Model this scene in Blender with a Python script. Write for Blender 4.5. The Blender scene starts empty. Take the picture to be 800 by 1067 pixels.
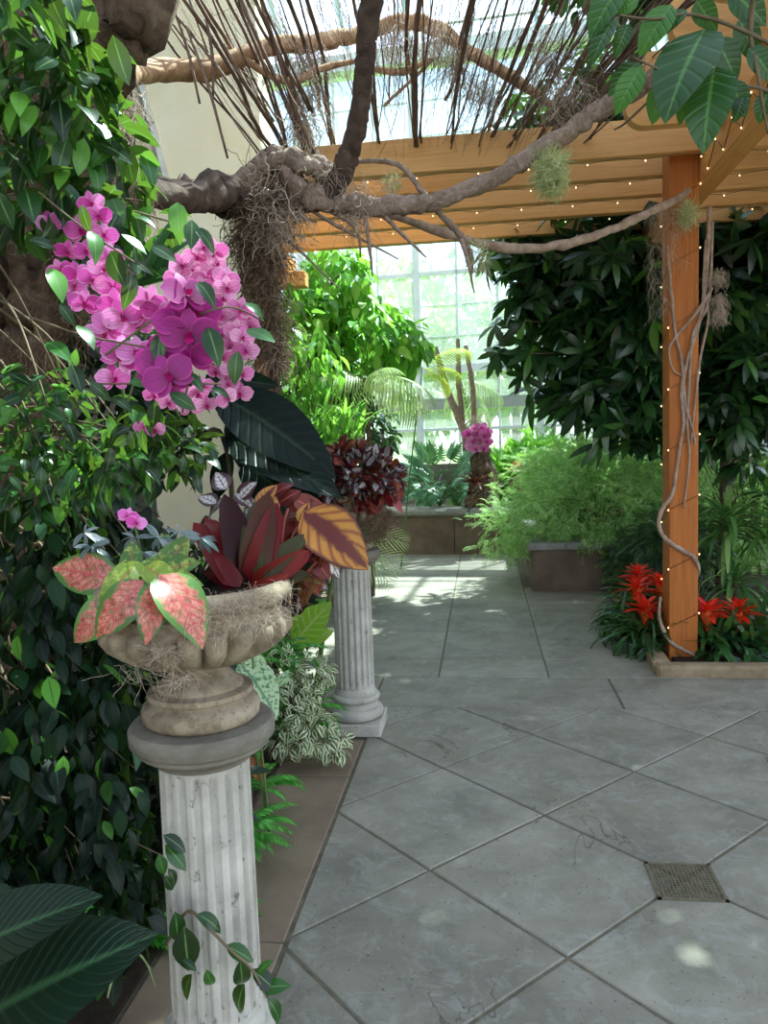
import bpy, math, random
import numpy as np
from math import sin, cos, pi, radians, sqrt, atan2
rng = np.random.default_rng(7)
random.seed(7)
S = bpy.context.scene
C = S.collection

# ------------------------------------------------------------------ camera
F = 800.0; CAMH = 1.6
YAW = radians(7.4); PIT = radians(5.0); RHO = .033
fw = np.array([-sin(YAW)*cos(PIT), cos(YAW)*cos(PIT), -sin(PIT)])
R0 = np.array([cos(YAW), sin(YAW), 0.0]); U0 = np.cross(R0, fw)
rx = cos(RHO)*R0 - sin(RHO)*U0; ux = sin(RHO)*R0 + cos(RHO)*U0
cam = bpy.data.cameras.new('camera'); camo = bpy.data.objects.new('camera', cam); C.objects.link(camo)
cam.sensor_fit = 'VERTICAL'; cam.sensor_height = 24; cam.lens = 24*F/1067.0
cam.clip_start = .05; cam.clip_end = 400
import mathutils
mm = mathutils.Matrix(((rx[0], ux[0], -fw[0], 0), (rx[1], ux[1], -fw[1], 0), (rx[2], ux[2], -fw[2], CAMH), (0, 0, 0, 1)))
camo.matrix_world = mm
S.camera = camo

def ray(px, py):
    return fw + (px-400)/F*rx + (533.5-py)/F*ux
def P(px, py, Y):
    d = ray(px, py); t = Y/d[1]
    return np.array([d[0]*t, Y, CAMH+d[2]*t])
def PG(px, py, z=0.0):
    d = ray(px, py); t = (z-CAMH)/d[2]
    return np.array([d[0]*t, d[1]*t, z])

# ------------------------------------------------------------------ objects
def tag(o, label=None, cat=None, group=None, kind=None):
    if label: o['label'] = label
    if cat: o['category'] = cat
    if group: o['group'] = group
    if kind: o['kind'] = kind
    return o
def thing(name, label, cat, loc=(0, 0, 0), group=None):
    o = bpy.data.objects.new(name, None); C.objects.link(o)
    o.location = tuple(float(v) for v in loc); o.empty_display_size = .1
    return tag(o, label, cat, group)
def link(name, me, mats, parent=None, loc=None):
    o = bpy.data.objects.new(name, me); C.objects.link(o)
    if not isinstance(mats, (list, tuple)): mats = [mats]
    for m in mats:
        if len(me.materials) < len(mats): me.materials.append(m)
    if parent is not None: o.parent = parent
    if loc is not None: o.location = tuple(float(v) for v in loc)
    return o
def mesh_from(name, V, Fq, uv=None, smooth=True, mi=None):
    """V (n,3); Fq list of tuples or (m,4) array"""
    me = bpy.data.meshes.new(name)
    if isinstance(Fq, np.ndarray):
        V = np.asarray(V, dtype=np.float32); n = len(V); m = len(Fq)
        me.vertices.add(n); me.vertices.foreach_set('co', V.ravel())
        me.loops.add(m*4); me.loops.foreach_set('vertex_index', Fq.astype(np.int32).ravel())
        me.polygons.add(m); me.polygons.foreach_set('loop_start', np.arange(0, m*4, 4, dtype=np.int32))
        me.polygons.foreach_set('use_smooth', np.full(m, smooth))
        if mi is not None: me.polygons.foreach_set('material_index', np.asarray(mi, dtype=np.int32))
        if uv is not None:
            l = me.uv_layers.new(name='UVMap'); l.data.foreach_set('uv', np.asarray(uv, dtype=np.float32).ravel())
        me.update(calc_edges=True)
    else:
        me.from_pydata([tuple(map(float, v)) for v in V], [], [tuple(f) for f in Fq])
        me.polygons.foreach_set('use_smooth', [smooth]*len(me.polygons)); me.update()
    return me

class B:
    """collects hard-surface and tube pieces in world space, links ONE mesh"""
    def __init__(s): s.V = []; s.F = []; s.n = 0
    def add(s, V, Fs):
        s.V.extend([tuple(v) for v in V]); s.F.extend([tuple(i+s.n for i in f) for f in Fs]); s.n = len(s.V); return s
    def box(s, a, b, bev=0.0, rot=None, c=None):
        x0, y0, z0 = a; x1, y1, z1 = b
        if bev > 0:
            e = bev; V = []; 
            import itertools
            # chamfered box: 24 verts
            idx = {}
            for sx in (0, 1):
                for sy in (0, 1):
                    for sz in (0, 1):
                        X = (x0, x1)[sx]; Y = (y0, y1)[sy]; Z = (z0, z1)[sz]
                        dx = e if sx == 0 else -e; dy = e if sy == 0 else -e; dz = e if sz == 0 else -e
                        idx[(sx, sy, sz, 0)] = len(V); V.append((X, Y+dy, Z+dz))
                        idx[(sx, sy, sz, 1)] = len(V); V.append((X+dx, Y, Z+dz))
                        idx[(sx, sy, sz, 2)] = len(V); V.append((X+dx, Y+dy, Z))
            Fs = []
            q = [(0, 0), (1, 0), (1, 1), (0, 1)]
            for sx in (0, 1): Fs.append([idx[(sx, a_, b_, 0)] for a_, b_ in (q if sx else q[::-1])])
            for sy in (0, 1): Fs.append([idx[(a_, sy, b_, 1)] for a_, b_ in (q[::-1] if sy else q)])
            for sz in (0, 1): Fs.append([idx[(a_, b_, sz, 2)] for a_, b_ in (q if sz else q[::-1])])
            for a_ in (0, 1):
                for b_ in (0, 1):
                    Fs.append([idx[(0, a_, b_, 1)], idx[(1, a_, b_, 1)], idx[(1, a_, b_, 2)], idx[(0, a_, b_, 2)]])
                    Fs.append([idx[(a_, 0, b_, 0)], idx[(a_, 1, b_, 0)], idx[(a_, 1, b_, 2)], idx[(a_, 0, b_, 2)]])
                    Fs.append([idx[(a_, b_, 0, 0)], idx[(a_, b_, 1, 0)], idx[(a_, b_, 1, 1)], idx[(a_, b_, 0, 1)]])
            for k in itertools.product((0, 1), repeat=3):
                Fs.append([idx[k+(0,)], idx[k+(1,)], idx[k+(2,)]])
        else:
            V = [(x0, y0, z0), (x1, y0, z0), (x1, y1, z0), (x0, y1, z0), (x0, y0, z1), (x1, y0, z1), (x1, y1, z1), (x0, y1, z1)]
            Fs = [(0, 3, 2, 1), (4, 5, 6, 7), (0, 1, 5, 4), (1, 2, 6, 5), (2, 3, 7, 6), (3, 0, 4, 7)]
        if rot:
            c = c or ((x0+x1)/2, (y0+y1)/2)
            V = [(c[0]+(x-c[0])*cos(rot)-(y-c[1])*sin(rot), c[1]+(x-c[0])*sin(rot)+(y-c[1])*cos(rot), z) for x, y, z in V]
        return s.add(V, Fs)
    def prism(s, poly, z0, z1, bev=0.0):
        """convex polygon (ccw) extruded, chamfered top"""
        n = len(poly); V = [(x, y, z0) for x, y in poly]
        if bev > 0:
            V += [(x, y, z1-bev) for x, y in poly]; ins = inset(poly, bev)
            V += [(x, y, z1) for x, y in ins]; r = 3
        else:
            V += [(x, y, z1) for x, y in poly]; r = 2
        Fs = [[i for i in range(n)][::-1], [(r-1)*n+i for i in range(n)]]
        for k in range(r-1):
            for i in range(n):
                j = (i+1) % n; Fs.append((k*n+i, k*n+j, (k+1)*n+j, (k+1)*n+i))
        return s.add(V, Fs)
    def tube(s, pts, rad, sides=8, lobes=0, amp=0, twist=0, smooth=6, caps=True, wob=0, seed=0):
        V, Fs = tube_geo(pts, rad, sides, lobes, amp, twist, smooth, caps, wob, seed)
        return s.add(V, Fs)
    def lathe(s, prof, c, n=64, rf=None, tilt=None):
        V = []; Fs = []; m = len(prof)
        for j, (r, z) in enumerate(prof):
            for i in range(n):
                a = 2*pi*i/n; rr = r*(rf(a, j, z) if rf else 1)
                V.append((c[0]+rr*cos(a), c[1]+rr*sin(a), c[2]+z))
        for j in range(m-1):
            for i in range(n):
                k = (i+1) % n; Fs.append((j*n+i, j*n+k, (j+1)*n+k, (j+1)*n+i))
        Fs.append(list(range(n))[::-1]); Fs.append([(m-1)*n+i for i in range(n)])
        return s.add(V, Fs)
    def build(s, name, mat, parent=None, smooth=False, auto=None):
        V = np.array(s.V)
        if parent is not None: V = V - np.array(parent.location)
        me = mesh_from(name, V, s.F, smooth=smooth)
        if auto:
            me.polygons.foreach_set('use_smooth', [True]*len(me.polygons))
            e = me.edges
            try: me.set_sharp_from_angle(angle=radians(auto))
            except Exception: pass
        return link(name, me, mat, parent)

def inset(poly, d):
    n = len(poly); out = []
    for i in range(n):
        p0 = poly[i-1]; p1 = poly[i]; p2 = poly[(i+1) % n]
        a = (p1[0]-p0[0], p1[1]-p0[1]); b = (p2[0]-p1[0], p2[1]-p1[1])
        la = math.hypot(*a) or 1e-9; lb = math.hypot(*b) or 1e-9
        na = (-a[1]/la, a[0]/la); nb = (-b[1]/lb, b[0]/lb)
        k = 1+na[0]*nb[0]+na[1]*nb[1]; k = max(k, .3)
        out.append((p1[0]+d*(na[0]+nb[0])/k, p1[1]+d*(na[1]+nb[1])/k))
    return out

def catmull(pts, k):
    pts = [np.array(p, float) for p in pts]
    if len(pts) < 3 or k <= 1: return pts
    ext = [2*pts[0]-pts[1]]+pts+[2*pts[-1]-pts[-2]]; out = []
    for i in range(1, len(ext)-2):
        p0, p1, p2, p3 = ext[i-1:i+3]
        for j in range(k):
            t = j/k
            out.append(.5*((2*p1)+(-p0+p2)*t+(2*p0-5*p1+4*p2-p3)*t*t+(-p0+3*p1-3*p2+p3)*t**3))
    out.append(pts[-1]); return out
def tube_geo(pts, rad, sides=8, lobes=0, amp=0, twist=0, smooth=6, caps=True, wob=0, seed=0):
    R = random.Random(seed)
    n0 = len(pts)
    if not hasattr(rad, '__len__'): rad = [rad]*n0
    if len(rad) != n0: rad = list(np.interp(np.linspace(0, 1, n0), np.linspace(0, 1, len(rad)), rad))
    c = catmull(pts, smooth); n = len(c)
    r = np.interp(np.linspace(0, n0-1, n), range(n0), rad)
    if wob:
        for i in range(n): c[i] = c[i]+np.array([R.gauss(0, 1), R.gauss(0, 1), R.gauss(0, 1)])*wob*r[i]; r[i] *= 1+R.gauss(0, wob*.6)
    V = []; up = np.array([0, 0, 1.0]); prev = None; s = 0
    for i in range(n):
        t = c[min(i+1, n-1)]-c[max(i-1, 0)]; t = t/(np.linalg.norm(t)+1e-9)
        if prev is None:
            a = np.cross(t, up)
            if np.linalg.norm(a) < .1: a = np.cross(t, np.array([1.0, 0, 0]))
        else: a = prev-t*np.dot(prev, t)
        a /= np.linalg.norm(a)+1e-9; prev = a; b = np.cross(t, a)
        if i: s += np.linalg.norm(c[i]-c[i-1])
        for k in range(sides):
            th = 2*pi*k/sides; rr = r[i]*(1+(amp*cos(lobes*th+twist*s) if lobes else 0))
            V.append(c[i]+rr*(cos(th)*a+sin(th)*b))
    Fs = []
    for i in range(n-1):
        for k in range(sides):
            j = (k+1) % sides; Fs.append((i*sides+k, i*sides+j, (i+1)*sides+j, (i+1)*sides+k))
    if caps:
        Fs.append(list(range(sides))[::-1]); Fs.append([(n-1)*sides+k for k in range(sides)])
    return V, Fs

# ------------------------------------------------------------------ leaf templates (quads, uv)
def ident(): return np.eye(4)
def mat4(pos, y, z, s=1.0, sx=1.0):
    y = np.array(y, float); y /= np.linalg.norm(y)+1e-9
    z = np.array(z, float); x = np.cross(y, z); x /= np.linalg.norm(x)+1e-9; z = np.cross(x, y)
    m = np.eye(4); m[:3, 0] = x*s*sx; m[:3, 1] = y*s; m[:3, 2] = z*s; m[:3, 3] = pos; return m
def mats4(pos, y, z, s, sx=1.0):
    y = y/(np.linalg.norm(y, axis=1)[:, None]+1e-9)
    x = np.cross(y, z); x /= np.linalg.norm(x, axis=1)[:, None]+1e-9; z = np.cross(x, y)
    n = len(pos); m = np.zeros((n, 4, 4)); s = np.broadcast_to(s, (n,))[:, None]
    m[:, :3, 0] = x*s*sx; m[:, :3, 1] = y*s; m[:, :3, 2] = z*s; m[:, :3, 3] = pos; m[:, 3, 3] = 1; return m
def leaf_t(n=5, w=.42, bend=.5, fold=.15, a=.75, p=.9, cols=1, wave=0, base=0.0, stalk=0.0):
    """leaf along +y. a<1: widest nearer the base"""
    nc = 2*cols+1; V = []; UVv = []
    y = 0; z = 0; ph = random.random()*6
    for i in range(n+1):
        t = i/n
        wd = w/2*max(.015, (sin(pi*min(1, (t*(1-base)+base))**a))**p if t < 1 else 0.015)
        for k in range(nc):
            u = (k-cols)/cols
            V.append((u*wd, y - (.12*abs(u)*wd/w if base else 0), z+fold*abs(u)*wd+wave*wd*sin(ph+t*9)*abs(u)))
            UVv.append((.5+.5*u, t))
        ang = -bend*t; y += cos(ang)/n; z += sin(ang)/n
    Q = []; 
    for i in range(n):
        for k in range(nc-1):
            Q.append((i*nc+k, i*nc+k+1, (i+1)*nc+k+1, (i+1)*nc+k))
    V = np.array(V); Q = np.array(Q); UV = np.array(UVv)[Q.ravel()].reshape(-1, 4, 2)
    return V, Q, UV
def combine(parts):
    """parts: list of (template, 4x4)"""
    Vs, Qs, Us = [], [], []; n = 0
    for (V, Q, U), m in parts:
        Vs.append(V@m[:3, :3].T+m[:3, 3]); Qs.append(Q+n); Us.append(U); n += len(V)
    return np.vstack(Vs), np.vstack(Qs), np.concatenate(Us)
def scatter(tm, M):
    V, Q, U = tm; N = len(M)
    W = np.einsum('nij,vj->nvi', M[:, :3, :3], V)+M[:, None, :3, 3]
    QQ = (Q[None]+(np.arange(N)*len(V))[:, None, None]).reshape(-1, 4)
    return W.reshape(-1, 3), QQ, np.tile(U, (N, 1, 1))
def build_t(name, chunks, mat, parent=None, loc=None, world=True):
    """chunks: list of (V,Q,U); if parent and world: verts made relative to the parent's place"""
    T = combine([(c, ident()) for c in chunks]); V = T[0]
    if parent is not None and world: V = V-np.array(parent.location)
    return link(name, mesh_from(name, V, T[1], T[2]), mat, parent, loc)
def radial(leaf, n, tilt, s=1, jit=.1, spiral=0, z=0):
    """n leaves round an axis, tilt above horizontal (list or number)"""
    parts = []
    for i in range(n):
        a = 2*pi*i/n*(1 if not spiral else 1)+random.gauss(0, jit)
        if spiral: a = i*2.39996+random.gauss(0, jit)
        t = tilt(i/n) if callable(tilt) else tilt+random.gauss(0, jit*.5)
        sc = s(i/n) if callable(s) else s*random.uniform(.85, 1.1)
        d = (cos(a)*cos(t), sin(a)*cos(t), sin(t)); up = (-cos(a)*sin(t), -sin(a)*sin(t), cos(t))
        parts.append((leaf, mat4((0, 0, z*i/n), d, up, sc)))
    return combine(parts)
def strand_t(n=7, amp=.12, r=.012, seed=0):
    R = random.Random(seed); p = [np.array([0, 0, 0.0])]
    d = np.array([0, 1.0, 0])
    for i in range(n):
        d = d+np.array([R.gauss(0, amp*3), 0, R.gauss(0, amp*3)]); d[1] = 1; d = d/np.linalg.norm(d); p.append(p[-1]+d/n)
    V, Fs = tube_geo(p, [r]*len(p), 3, smooth=1, caps=False); V = np.array(V); Q = np.array(Fs)
    return V, Q, np.zeros((len(Q), 4, 2))
STR = [strand_t(n=8, seed=i, amp=.14+.07*(i % 3), r=.008) for i in range(6)]
def rnd_dir(n, bias=(0, 0, 0), spread=1.0):
    d = rng.normal(size=(n, 3)); d /= np.linalg.norm(d, axis=1)[:, None]
    return d*spread+np.array(bias)
def hair(points, lens, bias, spread, r=1.0, mul=1):
    """many thin strands from given points"""
    pts = np.array(points); out = []
    for k, st in enumerate(STR):
        p = pts[k::len(STR)]
        if len(p) == 0: continue
        d = rnd_dir(len(p), bias, spread); M = mats4(p, d, rnd_dir(len(p)), rng.uniform(lens[0], lens[1], len(p)), 1)
        M[:, :3, 0] *= r; M[:, :3, 2] *= r
        out.append(scatter(st, M))
    return out
def ell(px, py, Y, rpx, rpy, ry):
    """ellipsoid centre and radii in metres; rpx/rpy are sizes as seen at distance Y"""
    return P(px, py, Y), np.array([rpx*Y/F, ry, rpy*Y/F])
def sample_ell(es, n, shell=.5):
    vol = np.array([np.prod(r)**(.8) for c, r in es]); k = rng.choice(len(es), n, p=vol/vol.sum())
    d = rng.normal(size=(n, 3)); d /= np.linalg.norm(d, axis=1)[:, None]
    rad = rng.uniform(shell, 1, n)**.6
    c = np.array([e[0] for e in es])[k]; r = np.array([e[1] for e in es])[k]
    return c+d*r*rad[:, None], d
def foliage(es, n, tmpls, size, out=.8, droop=.5, rand=.6, up=1.0, shell=.45, clip=None, jit=0):
    pts, d = sample_ell(es, n, shell)
    if jit:      # small sprays that stand out of the outline
        q = pts[::14]; k = np.minimum(np.arange(n)//14, len(q)-1); pts = q[k]+rng.normal(size=(n, 3))*jit+rng.normal(size=(len(q), 3))[k]*jit; d = d[::14][k]
    if clip is not None:
        k = clip(pts); pts = pts[k]; d = d[k]
    n = len(pts); dirs = d*out+rnd_dir(n, (0, 0, -droop), rand); nrm = rnd_dir(n, (0, 0, up), .7)+d*.4
    res = []
    for i, t in enumerate(tmpls):
        k = slice(i, None, len(tmpls))
        if len(pts[k]): res.append(scatter(t, mats4(pts[k], dirs[k], nrm[k], rng.uniform(size[0], size[1], len(pts[k])))))
    return res

# ------------------------------------------------------------------ materials
def nt(name):
    m = bpy.data.materials.new(name); m.use_nodes = True; t = m.node_tree
    for n in list(t.nodes): t.nodes.remove(n)
    o = t.nodes.new('ShaderNodeOutputMaterial'); return m, t, o
def N(t, ty, **kw):
    n = t.nodes.new(ty)
    for k, v in kw.items():
        if k.startswith('i_'): n.inputs[k[2:].replace('_', ' ')].default_value = v
        elif k[0] == 'n' and k[1:].isdigit(): n.inputs[int(k[1:])].default_value = v
        else: setattr(n, k, v)
    return n
def ramp(t, cols, fac, interp='LINEAR'):
    r = N(t, 'ShaderNodeValToRGB'); r.color_ramp.interpolation = interp
    e = r.color_ramp.elements
    while len(e) < len(cols): e.new(.5)
    for i, (p, c) in enumerate(cols): e[i].position = p; e[i].color = (*c, 1)
    t.links.new(fac, r.inputs[0]); return r.outputs[0]
def srgb(r, g, b):
    f = lambda v: (v/255/12.92 if v <= 10 else ((v/255+.055)/1.055)**2.4)
    return (f(r), f(g), f(b))
def mixc(t, a, b, fac, mode='MIX'):
    m = N(t, 'ShaderNodeMix', data_type='RGBA', blend_type=mode)
    for v, s in ((fac, 0), (a, 6), (b, 7)):
        if hasattr(v, 'is_linked') or hasattr(v, 'links'): t.links.new(v, m.inputs[s])
        else: m.inputs[s].default_value = v if s == 0 else (*v, 1)
    return m.outputs[2]
def math_(t, op, a, b=None, c=None, clamp=False):
    m = N(t, 'ShaderNodeMath', operation=op, use_clamp=clamp)
    for i, v in enumerate((a, b, c)):
        if v is None: continue
        if hasattr(v, 'links'): t.links.new(v, m.inputs[i])
        else: m.inputs[i].default_value = v
    return m.outputs[0]
def noise(t, scale, detail=4, rough=.6, stretch=(1, 1, 1), coord='Object', dist=0):
    tc = N(t, 'ShaderNodeTexCoord'); mp = N(t, 'ShaderNodeMapping'); mp.inputs['Scale'].default_value = stretch
    t.links.new(tc.outputs[coord], mp.inputs[0]); n = N(t, 'ShaderNodeTexNoise')
    n.inputs['Scale'].default_value = scale; n.inputs['Detail'].default_value = detail; n.inputs['Roughness'].default_value = rough; n.inputs['Distortion'].default_value = dist
    t.links.new(mp.outputs[0], n.inputs['Vector']); return n.outputs['Fac']
def island(t): return N(t, 'ShaderNodeNewGeometry').outputs['Random Per Island']
def surf(name, cols, scale=5, rough=.8, bump=.3, bscale=None, stretch=(1, 1, 1), dist=0, isl=0, extra=None, bdist=.01, detail=6):
    m, t, o = nt(name); c = ramp(t, cols, noise(t, scale, detail, .65, stretch, dist=dist))
    if isl:
        v = math_(t, 'MULTIPLY_ADD', island(t), isl, 1-isl/2); hs = N(t, 'ShaderNodeHueSaturation'); t.links.new(c, hs.inputs['Color']); t.links.new(v, hs.inputs['Value']); c = hs.outputs[0]
    if extra: c = extra(t, c)
    p = N(t, 'ShaderNodeBsdfPrincipled'); t.links.new(c, p.inputs['Base Color']); p.inputs['Roughness'].default_value = rough; p.inputs['Specular IOR Level'].default_value = .3
    if bump:
        b = N(t, 'ShaderNodeBump'); b.inputs['Strength'].default_value = bump; b.inputs['Distance'].default_value = bdist
        t.links.new(noise(t, bscale or scale*4, 6, .7, stretch), b.inputs['Height']); t.links.new(b.outputs[0], p.inputs['Normal'])
    t.links.new(p.outputs[0], o.inputs[0]); return m
def leafm(name, cols, trans=.35, rough=.38, vein=None, rib=None, pat=None, tcol=None, spec=.5, sheen=0):
    """cols: ramp over random per leaf; vein=(count, colour, strength); rib=colour; pat(t, c, U, Vv)->colour"""
    m, t, o = nt(name); c = ramp(t, cols, math_(t, 'FRACT', math_(t, 'ADD', island(t), N(t, 'ShaderNodeObjectInfo').outputs['Random'])))
    uv = N(t, 'ShaderNodeUVMap'); sp = N(t, 'ShaderNodeSeparateXYZ'); t.links.new(uv.outputs[0], sp.inputs[0])
    U = math_(t, 'ABSOLUTE', math_(t, 'MULTIPLY_ADD', sp.outputs[0], 2.0, -1.0)); Vv = sp.outputs[1]
    if pat: c = pat(t, c, U, Vv)
    hgt = None
    if vein:
        ph = math_(t, 'MULTIPLY', math_(t, 'SUBTRACT', Vv, math_(t, 'MULTIPLY', U, .18)), vein[0]*2*pi)
        w = math_(t, 'POWER', math_(t, 'MULTIPLY_ADD', math_(t, 'SINE', ph), .5, .5), 6.0)
        c = mixc(t, c, vein[1], math_(t, 'MULTIPLY', w, vein[2])); hgt = w
    if rib:
        k = math_(t, 'SUBTRACT', 1.0, math_(t, 'MULTIPLY', U, 9.0), clamp=True); c = mixc(t, c, rib, k)
    p = N(t, 'ShaderNodeBsdfPrincipled'); t.links.new(c, p.inputs['Base Color']); p.inputs['Roughness'].default_value = rough; p.inputs['Specular IOR Level'].default_value = spec
    if hgt is not None:
        b = N(t, 'ShaderNodeBump', invert=True); b.inputs['Strength'].default_value = .5; b.inputs['Distance'].default_value = .003
        t.links.new(hgt, b.inputs['Height']); t.links.new(b.outputs[0], p.inputs['Normal'])
    tr = N(t, 'ShaderNodeBsdfTranslucent')
    tc = mixc(t, c, tcol or (.35, .6, .05), .35) if tcol is not False else c
    t.links.new(tc, tr.inputs[0])
    mx = N(t, 'ShaderNodeMixShader'); mx.inputs[0].default_value = trans
    t.links.new(p.outputs[0], mx.inputs[1]); t.links.new(tr.outputs[0], mx.inputs[2]); t.links.new(mx.outputs[0], o.inputs[0]); return m
def g(*c): return srgb(*c)
# ------------------------------------------------------------------ world and lights
w = bpy.data.worlds.new('world'); S.world = w; w.use_nodes = True; t = w.node_tree
bg = t.nodes['Background']; sky = t.nodes.new('ShaderNodeTexSky'); sky.sky_type = 'NISHITA'; sky.sun_disc = False
SUN_EL = radians(58); SUN_AZ = radians(32)     # from behind, to the right
sky.sun_elevation = SUN_EL; sky.sun_rotation = SUN_AZ; sky.air_density = 1.0; sky.dust_density = .6; sky.ozone_density = 1.2
hz = t.nodes.new('ShaderNodeHueSaturation'); hz.inputs['Saturation'].default_value = .55
t.links.new(sky.outputs[0], hz.inputs['Color']); t.links.new(hz.outputs[0], bg.inputs[0]); bg.inputs[1].default_value = .27
sl = bpy.data.lights.new('sun', 'SUN'); so = bpy.data.objects.new('sun', sl); C.objects.link(so)
sl.energy = 11.5; sl.angle = radians(.6); sl.color = (1, .94, .82)
sd = mathutils.Vector((sin(SUN_AZ)*cos(SUN_EL), cos(SUN_AZ)*cos(SUN_EL), sin(SUN_EL)))
so.rotation_euler = sd.to_track_quat('Z', 'Y').to_euler(); so.location = (0, 0, 20)
S.view_settings.view_transform = 'Standard'; S.view_settings.look = 'None'; S.view_settings.gamma = 1
S.view_settings.use_curve_mapping = False; S.view_settings.exposure = .85

# ------------------------------------------------------------------ plain materials
def slate_extra(t, c):
    st = ramp(t, [(.45, (0, 0, 0)), (.75, (1, 1, 1))], noise(t, 1.7, 5, .7))
    c = mixc(t, c, g(128, 116, 98), math_(t, 'MULTIPLY', st, .5))
    lt = ramp(t, [(.5, (0, 0, 0)), (.62, (1, 1, 1))], noise(t, 6, 9, .8, dist=1.5))
    c = mixc(t, c, g(176, 176, 170), math_(t, 'MULTIPLY', lt, .34))
    cr = math_(t, 'ABSOLUTE', math_(t, 'SUBTRACT', noise(t, 1.6, 4, .6, dist=1.2), .5)); cr = ramp(t, [(.0, (1, 1, 1)), (.005, (0, 0, 0))], cr)
    ms = ramp(t, [(.5, (0, 0, 0)), (.56, (1, 1, 1))], noise(t, .9, 2, .5, (1, 1, 1.3)))
    c = mixc(t, c, g(58, 54, 48), math_(t, 'MULTIPLY', math_(t, 'MULTIPLY', cr, ms), .75))
    sp = ramp(t, [(.30, (1, 1, 1)), (.36, (0, 0, 0))], noise(t, 60, 3, .6))
    return mixc(t, c, g(50, 50, 50), math_(t, 'MULTIPLY', sp, .6))
M_slate = surf('slate', [(.25, g(108, 105, 95)), (.5, g(138, 134, 121)), (.8, g(164, 157, 143))], 2.6, .62, .45, 7, isl=.26, extra=slate_extra, bdist=.012, detail=10)
M_brownslate = surf('brown_slate', [(.3, g(118, 102, 86)), (.7, g(146, 128, 108))], 4, .75, .4, 14, isl=.15, bdist=.008)
M_mortar = surf('mortar', [(.3, g(92, 84, 70)), (.7, g(126, 118, 100))], 20, .95, .4, 60)
def stone_extra(t, c):
    s = ramp(t, [(.33, (1, 1, 1)), (.39, (0, 0, 0))], noise(t, 42, 4, .7, (1, 1, .6)))
    c = mixc(t, c, g(96, 94, 92), math_(t, 'MULTIPLY', s, .75))
    s2 = ramp(t, [(.5, (0, 0, 0)), (.8, (1, 1, 1))], noise(t, 5, 4, .6, (1, 1, .4)))
    return mixc(t, c, g(150, 138, 118), math_(t, 'MULTIPLY', s2, .45))
M_pedestal = surf('pedestal_stone', [(.3, g(158, 154, 144)), (.7, g(196, 192, 182))], 9, .85, .35, 60, extra=stone_extra, bdist=.003)
M_cap = surf('cap_stone', [(.3, g(88, 83, 74)), (.7, g(132, 126, 114))], 8, .9, .4, 50, stretch=(1, 1, 2.5), bdist=.004)
def urn_extra(t, c):
    s = ramp(t, [(.38, (1, 1, 1)), (.52, (0, 0, 0))], noise(t, 34, 4, .7)); return mixc(t, c, g(92, 80, 64), math_(t, 'MULTIPLY', s, .5))
M_urn = surf('urn_stone', [(.3, g(112, 98, 80)), (.55, g(150, 136, 114)), (.8, g(176, 164, 144))], 12, .9, .5, 90, extra=urn_extra, bdist=.003)
def woodm(name, a, b, st):
    def ex(t, c):
        k = ramp(t, [(.62, (0, 0, 0)), (.75, (1, 1, 1))], noise(t, 3, 3, .6)); return mixc(t, c, b, math_(t, 'MULTIPLY', k, .5))
    return surf(name, [(.3, a), (.6, tuple((a[i]+b[i])/2 for i in range(3))), (.75, b)], 5, .6, .25, 30, st, dist=1.2, extra=ex, isl=.12, bdist=.003)
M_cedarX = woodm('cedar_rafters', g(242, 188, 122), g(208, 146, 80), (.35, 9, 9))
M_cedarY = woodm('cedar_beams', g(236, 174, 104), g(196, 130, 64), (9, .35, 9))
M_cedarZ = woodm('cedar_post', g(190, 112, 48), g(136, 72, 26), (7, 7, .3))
M_bark = surf('bark', [(.25, g(56, 42, 34)), (.5, g(104, 84, 68)), (.8, g(150, 130, 112))], 14, .95, 1.0, 40, (1, 1, 1), dist=1, bdist=.02)
M_darkbark = surf('dark_bark', [(.3, g(62, 48, 42)), (.7, g(112, 92, 80))], 14, .9, 1.0, 45, bdist=.015)
M_liana = surf('liana_bark', [(.25, g(104, 84, 72)), (.55, g(156, 134, 118)), (.85, g(196, 178, 162))], 16, .9, 1.0, 36, (1, 1, 1), dist=2, bdist=.015)
M_tan = surf('tan_bark', [(.3, g(142, 104, 72)), (.6, g(196, 156, 118)), (.8, g(220, 190, 156))], 10, .8, .8, 30, dist=1.5, bdist=.01)
M_bleach = surf('bleached_wood', [(.3, g(132, 116, 102)), (.6, g(186, 172, 158)), (.85, g(214, 204, 192))], 9, .9, 1.0, 30, (1, 1, .3), dist=1, bdist=.015)
M_vine = surf('dry_vine', [(.3, g(128, 102, 84)), (.7, g(182, 160, 142))], 18, .8, .6, 50, bdist=.005)
M_cane = surf('cane', [(.3, g(84, 62, 52)), (.6, g(124, 100, 86)), (.8, g(168, 146, 128))], 7, .75, .5, 30, isl=.9, bdist=.004)
M_fine = surf('fine_twigs', [(.3, g(120, 98, 84)), (.8, g(180, 156, 138))], 7, .8, 0, isl=.8)
M_moss = surf('spanish_moss', [(.3, g(160, 138, 118)), (.7, g(214, 196, 176))], 30, .95, 0, isl=.7)
M_rootlet = surf('rootlets', [(.3, g(84, 66, 50)), (.7, g(146, 122, 98))], 30, .95, 0, isl=.8)
M_air = leafm('air_plant', [(0, g(150, 168, 100)), (.6, g(196, 206, 144)), (1, g(222, 216, 176))], .3, .6, tcol=False)
M_metal = surf('drain_metal', [(.3, g(84, 78, 62)), (.7, g(122, 114, 92))], 30, .55, .2, 80)
M_dark = surf('gap_shade', [(.3, (.01, .01, .01)), (.7, (.02, .02, .02))], 5, .9, 0)
M_stucco = surf('beige_stucco', [(.3, g(240, 226, 184)), (.7, g(250, 241, 212))], 1.6, .95, .25, 90, bdist=.003)
M_greywall = surf('grey_render', [(.3, g(84, 80, 74)), (.7, g(110, 106, 98))], 2, .95, .2, 60)
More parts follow.
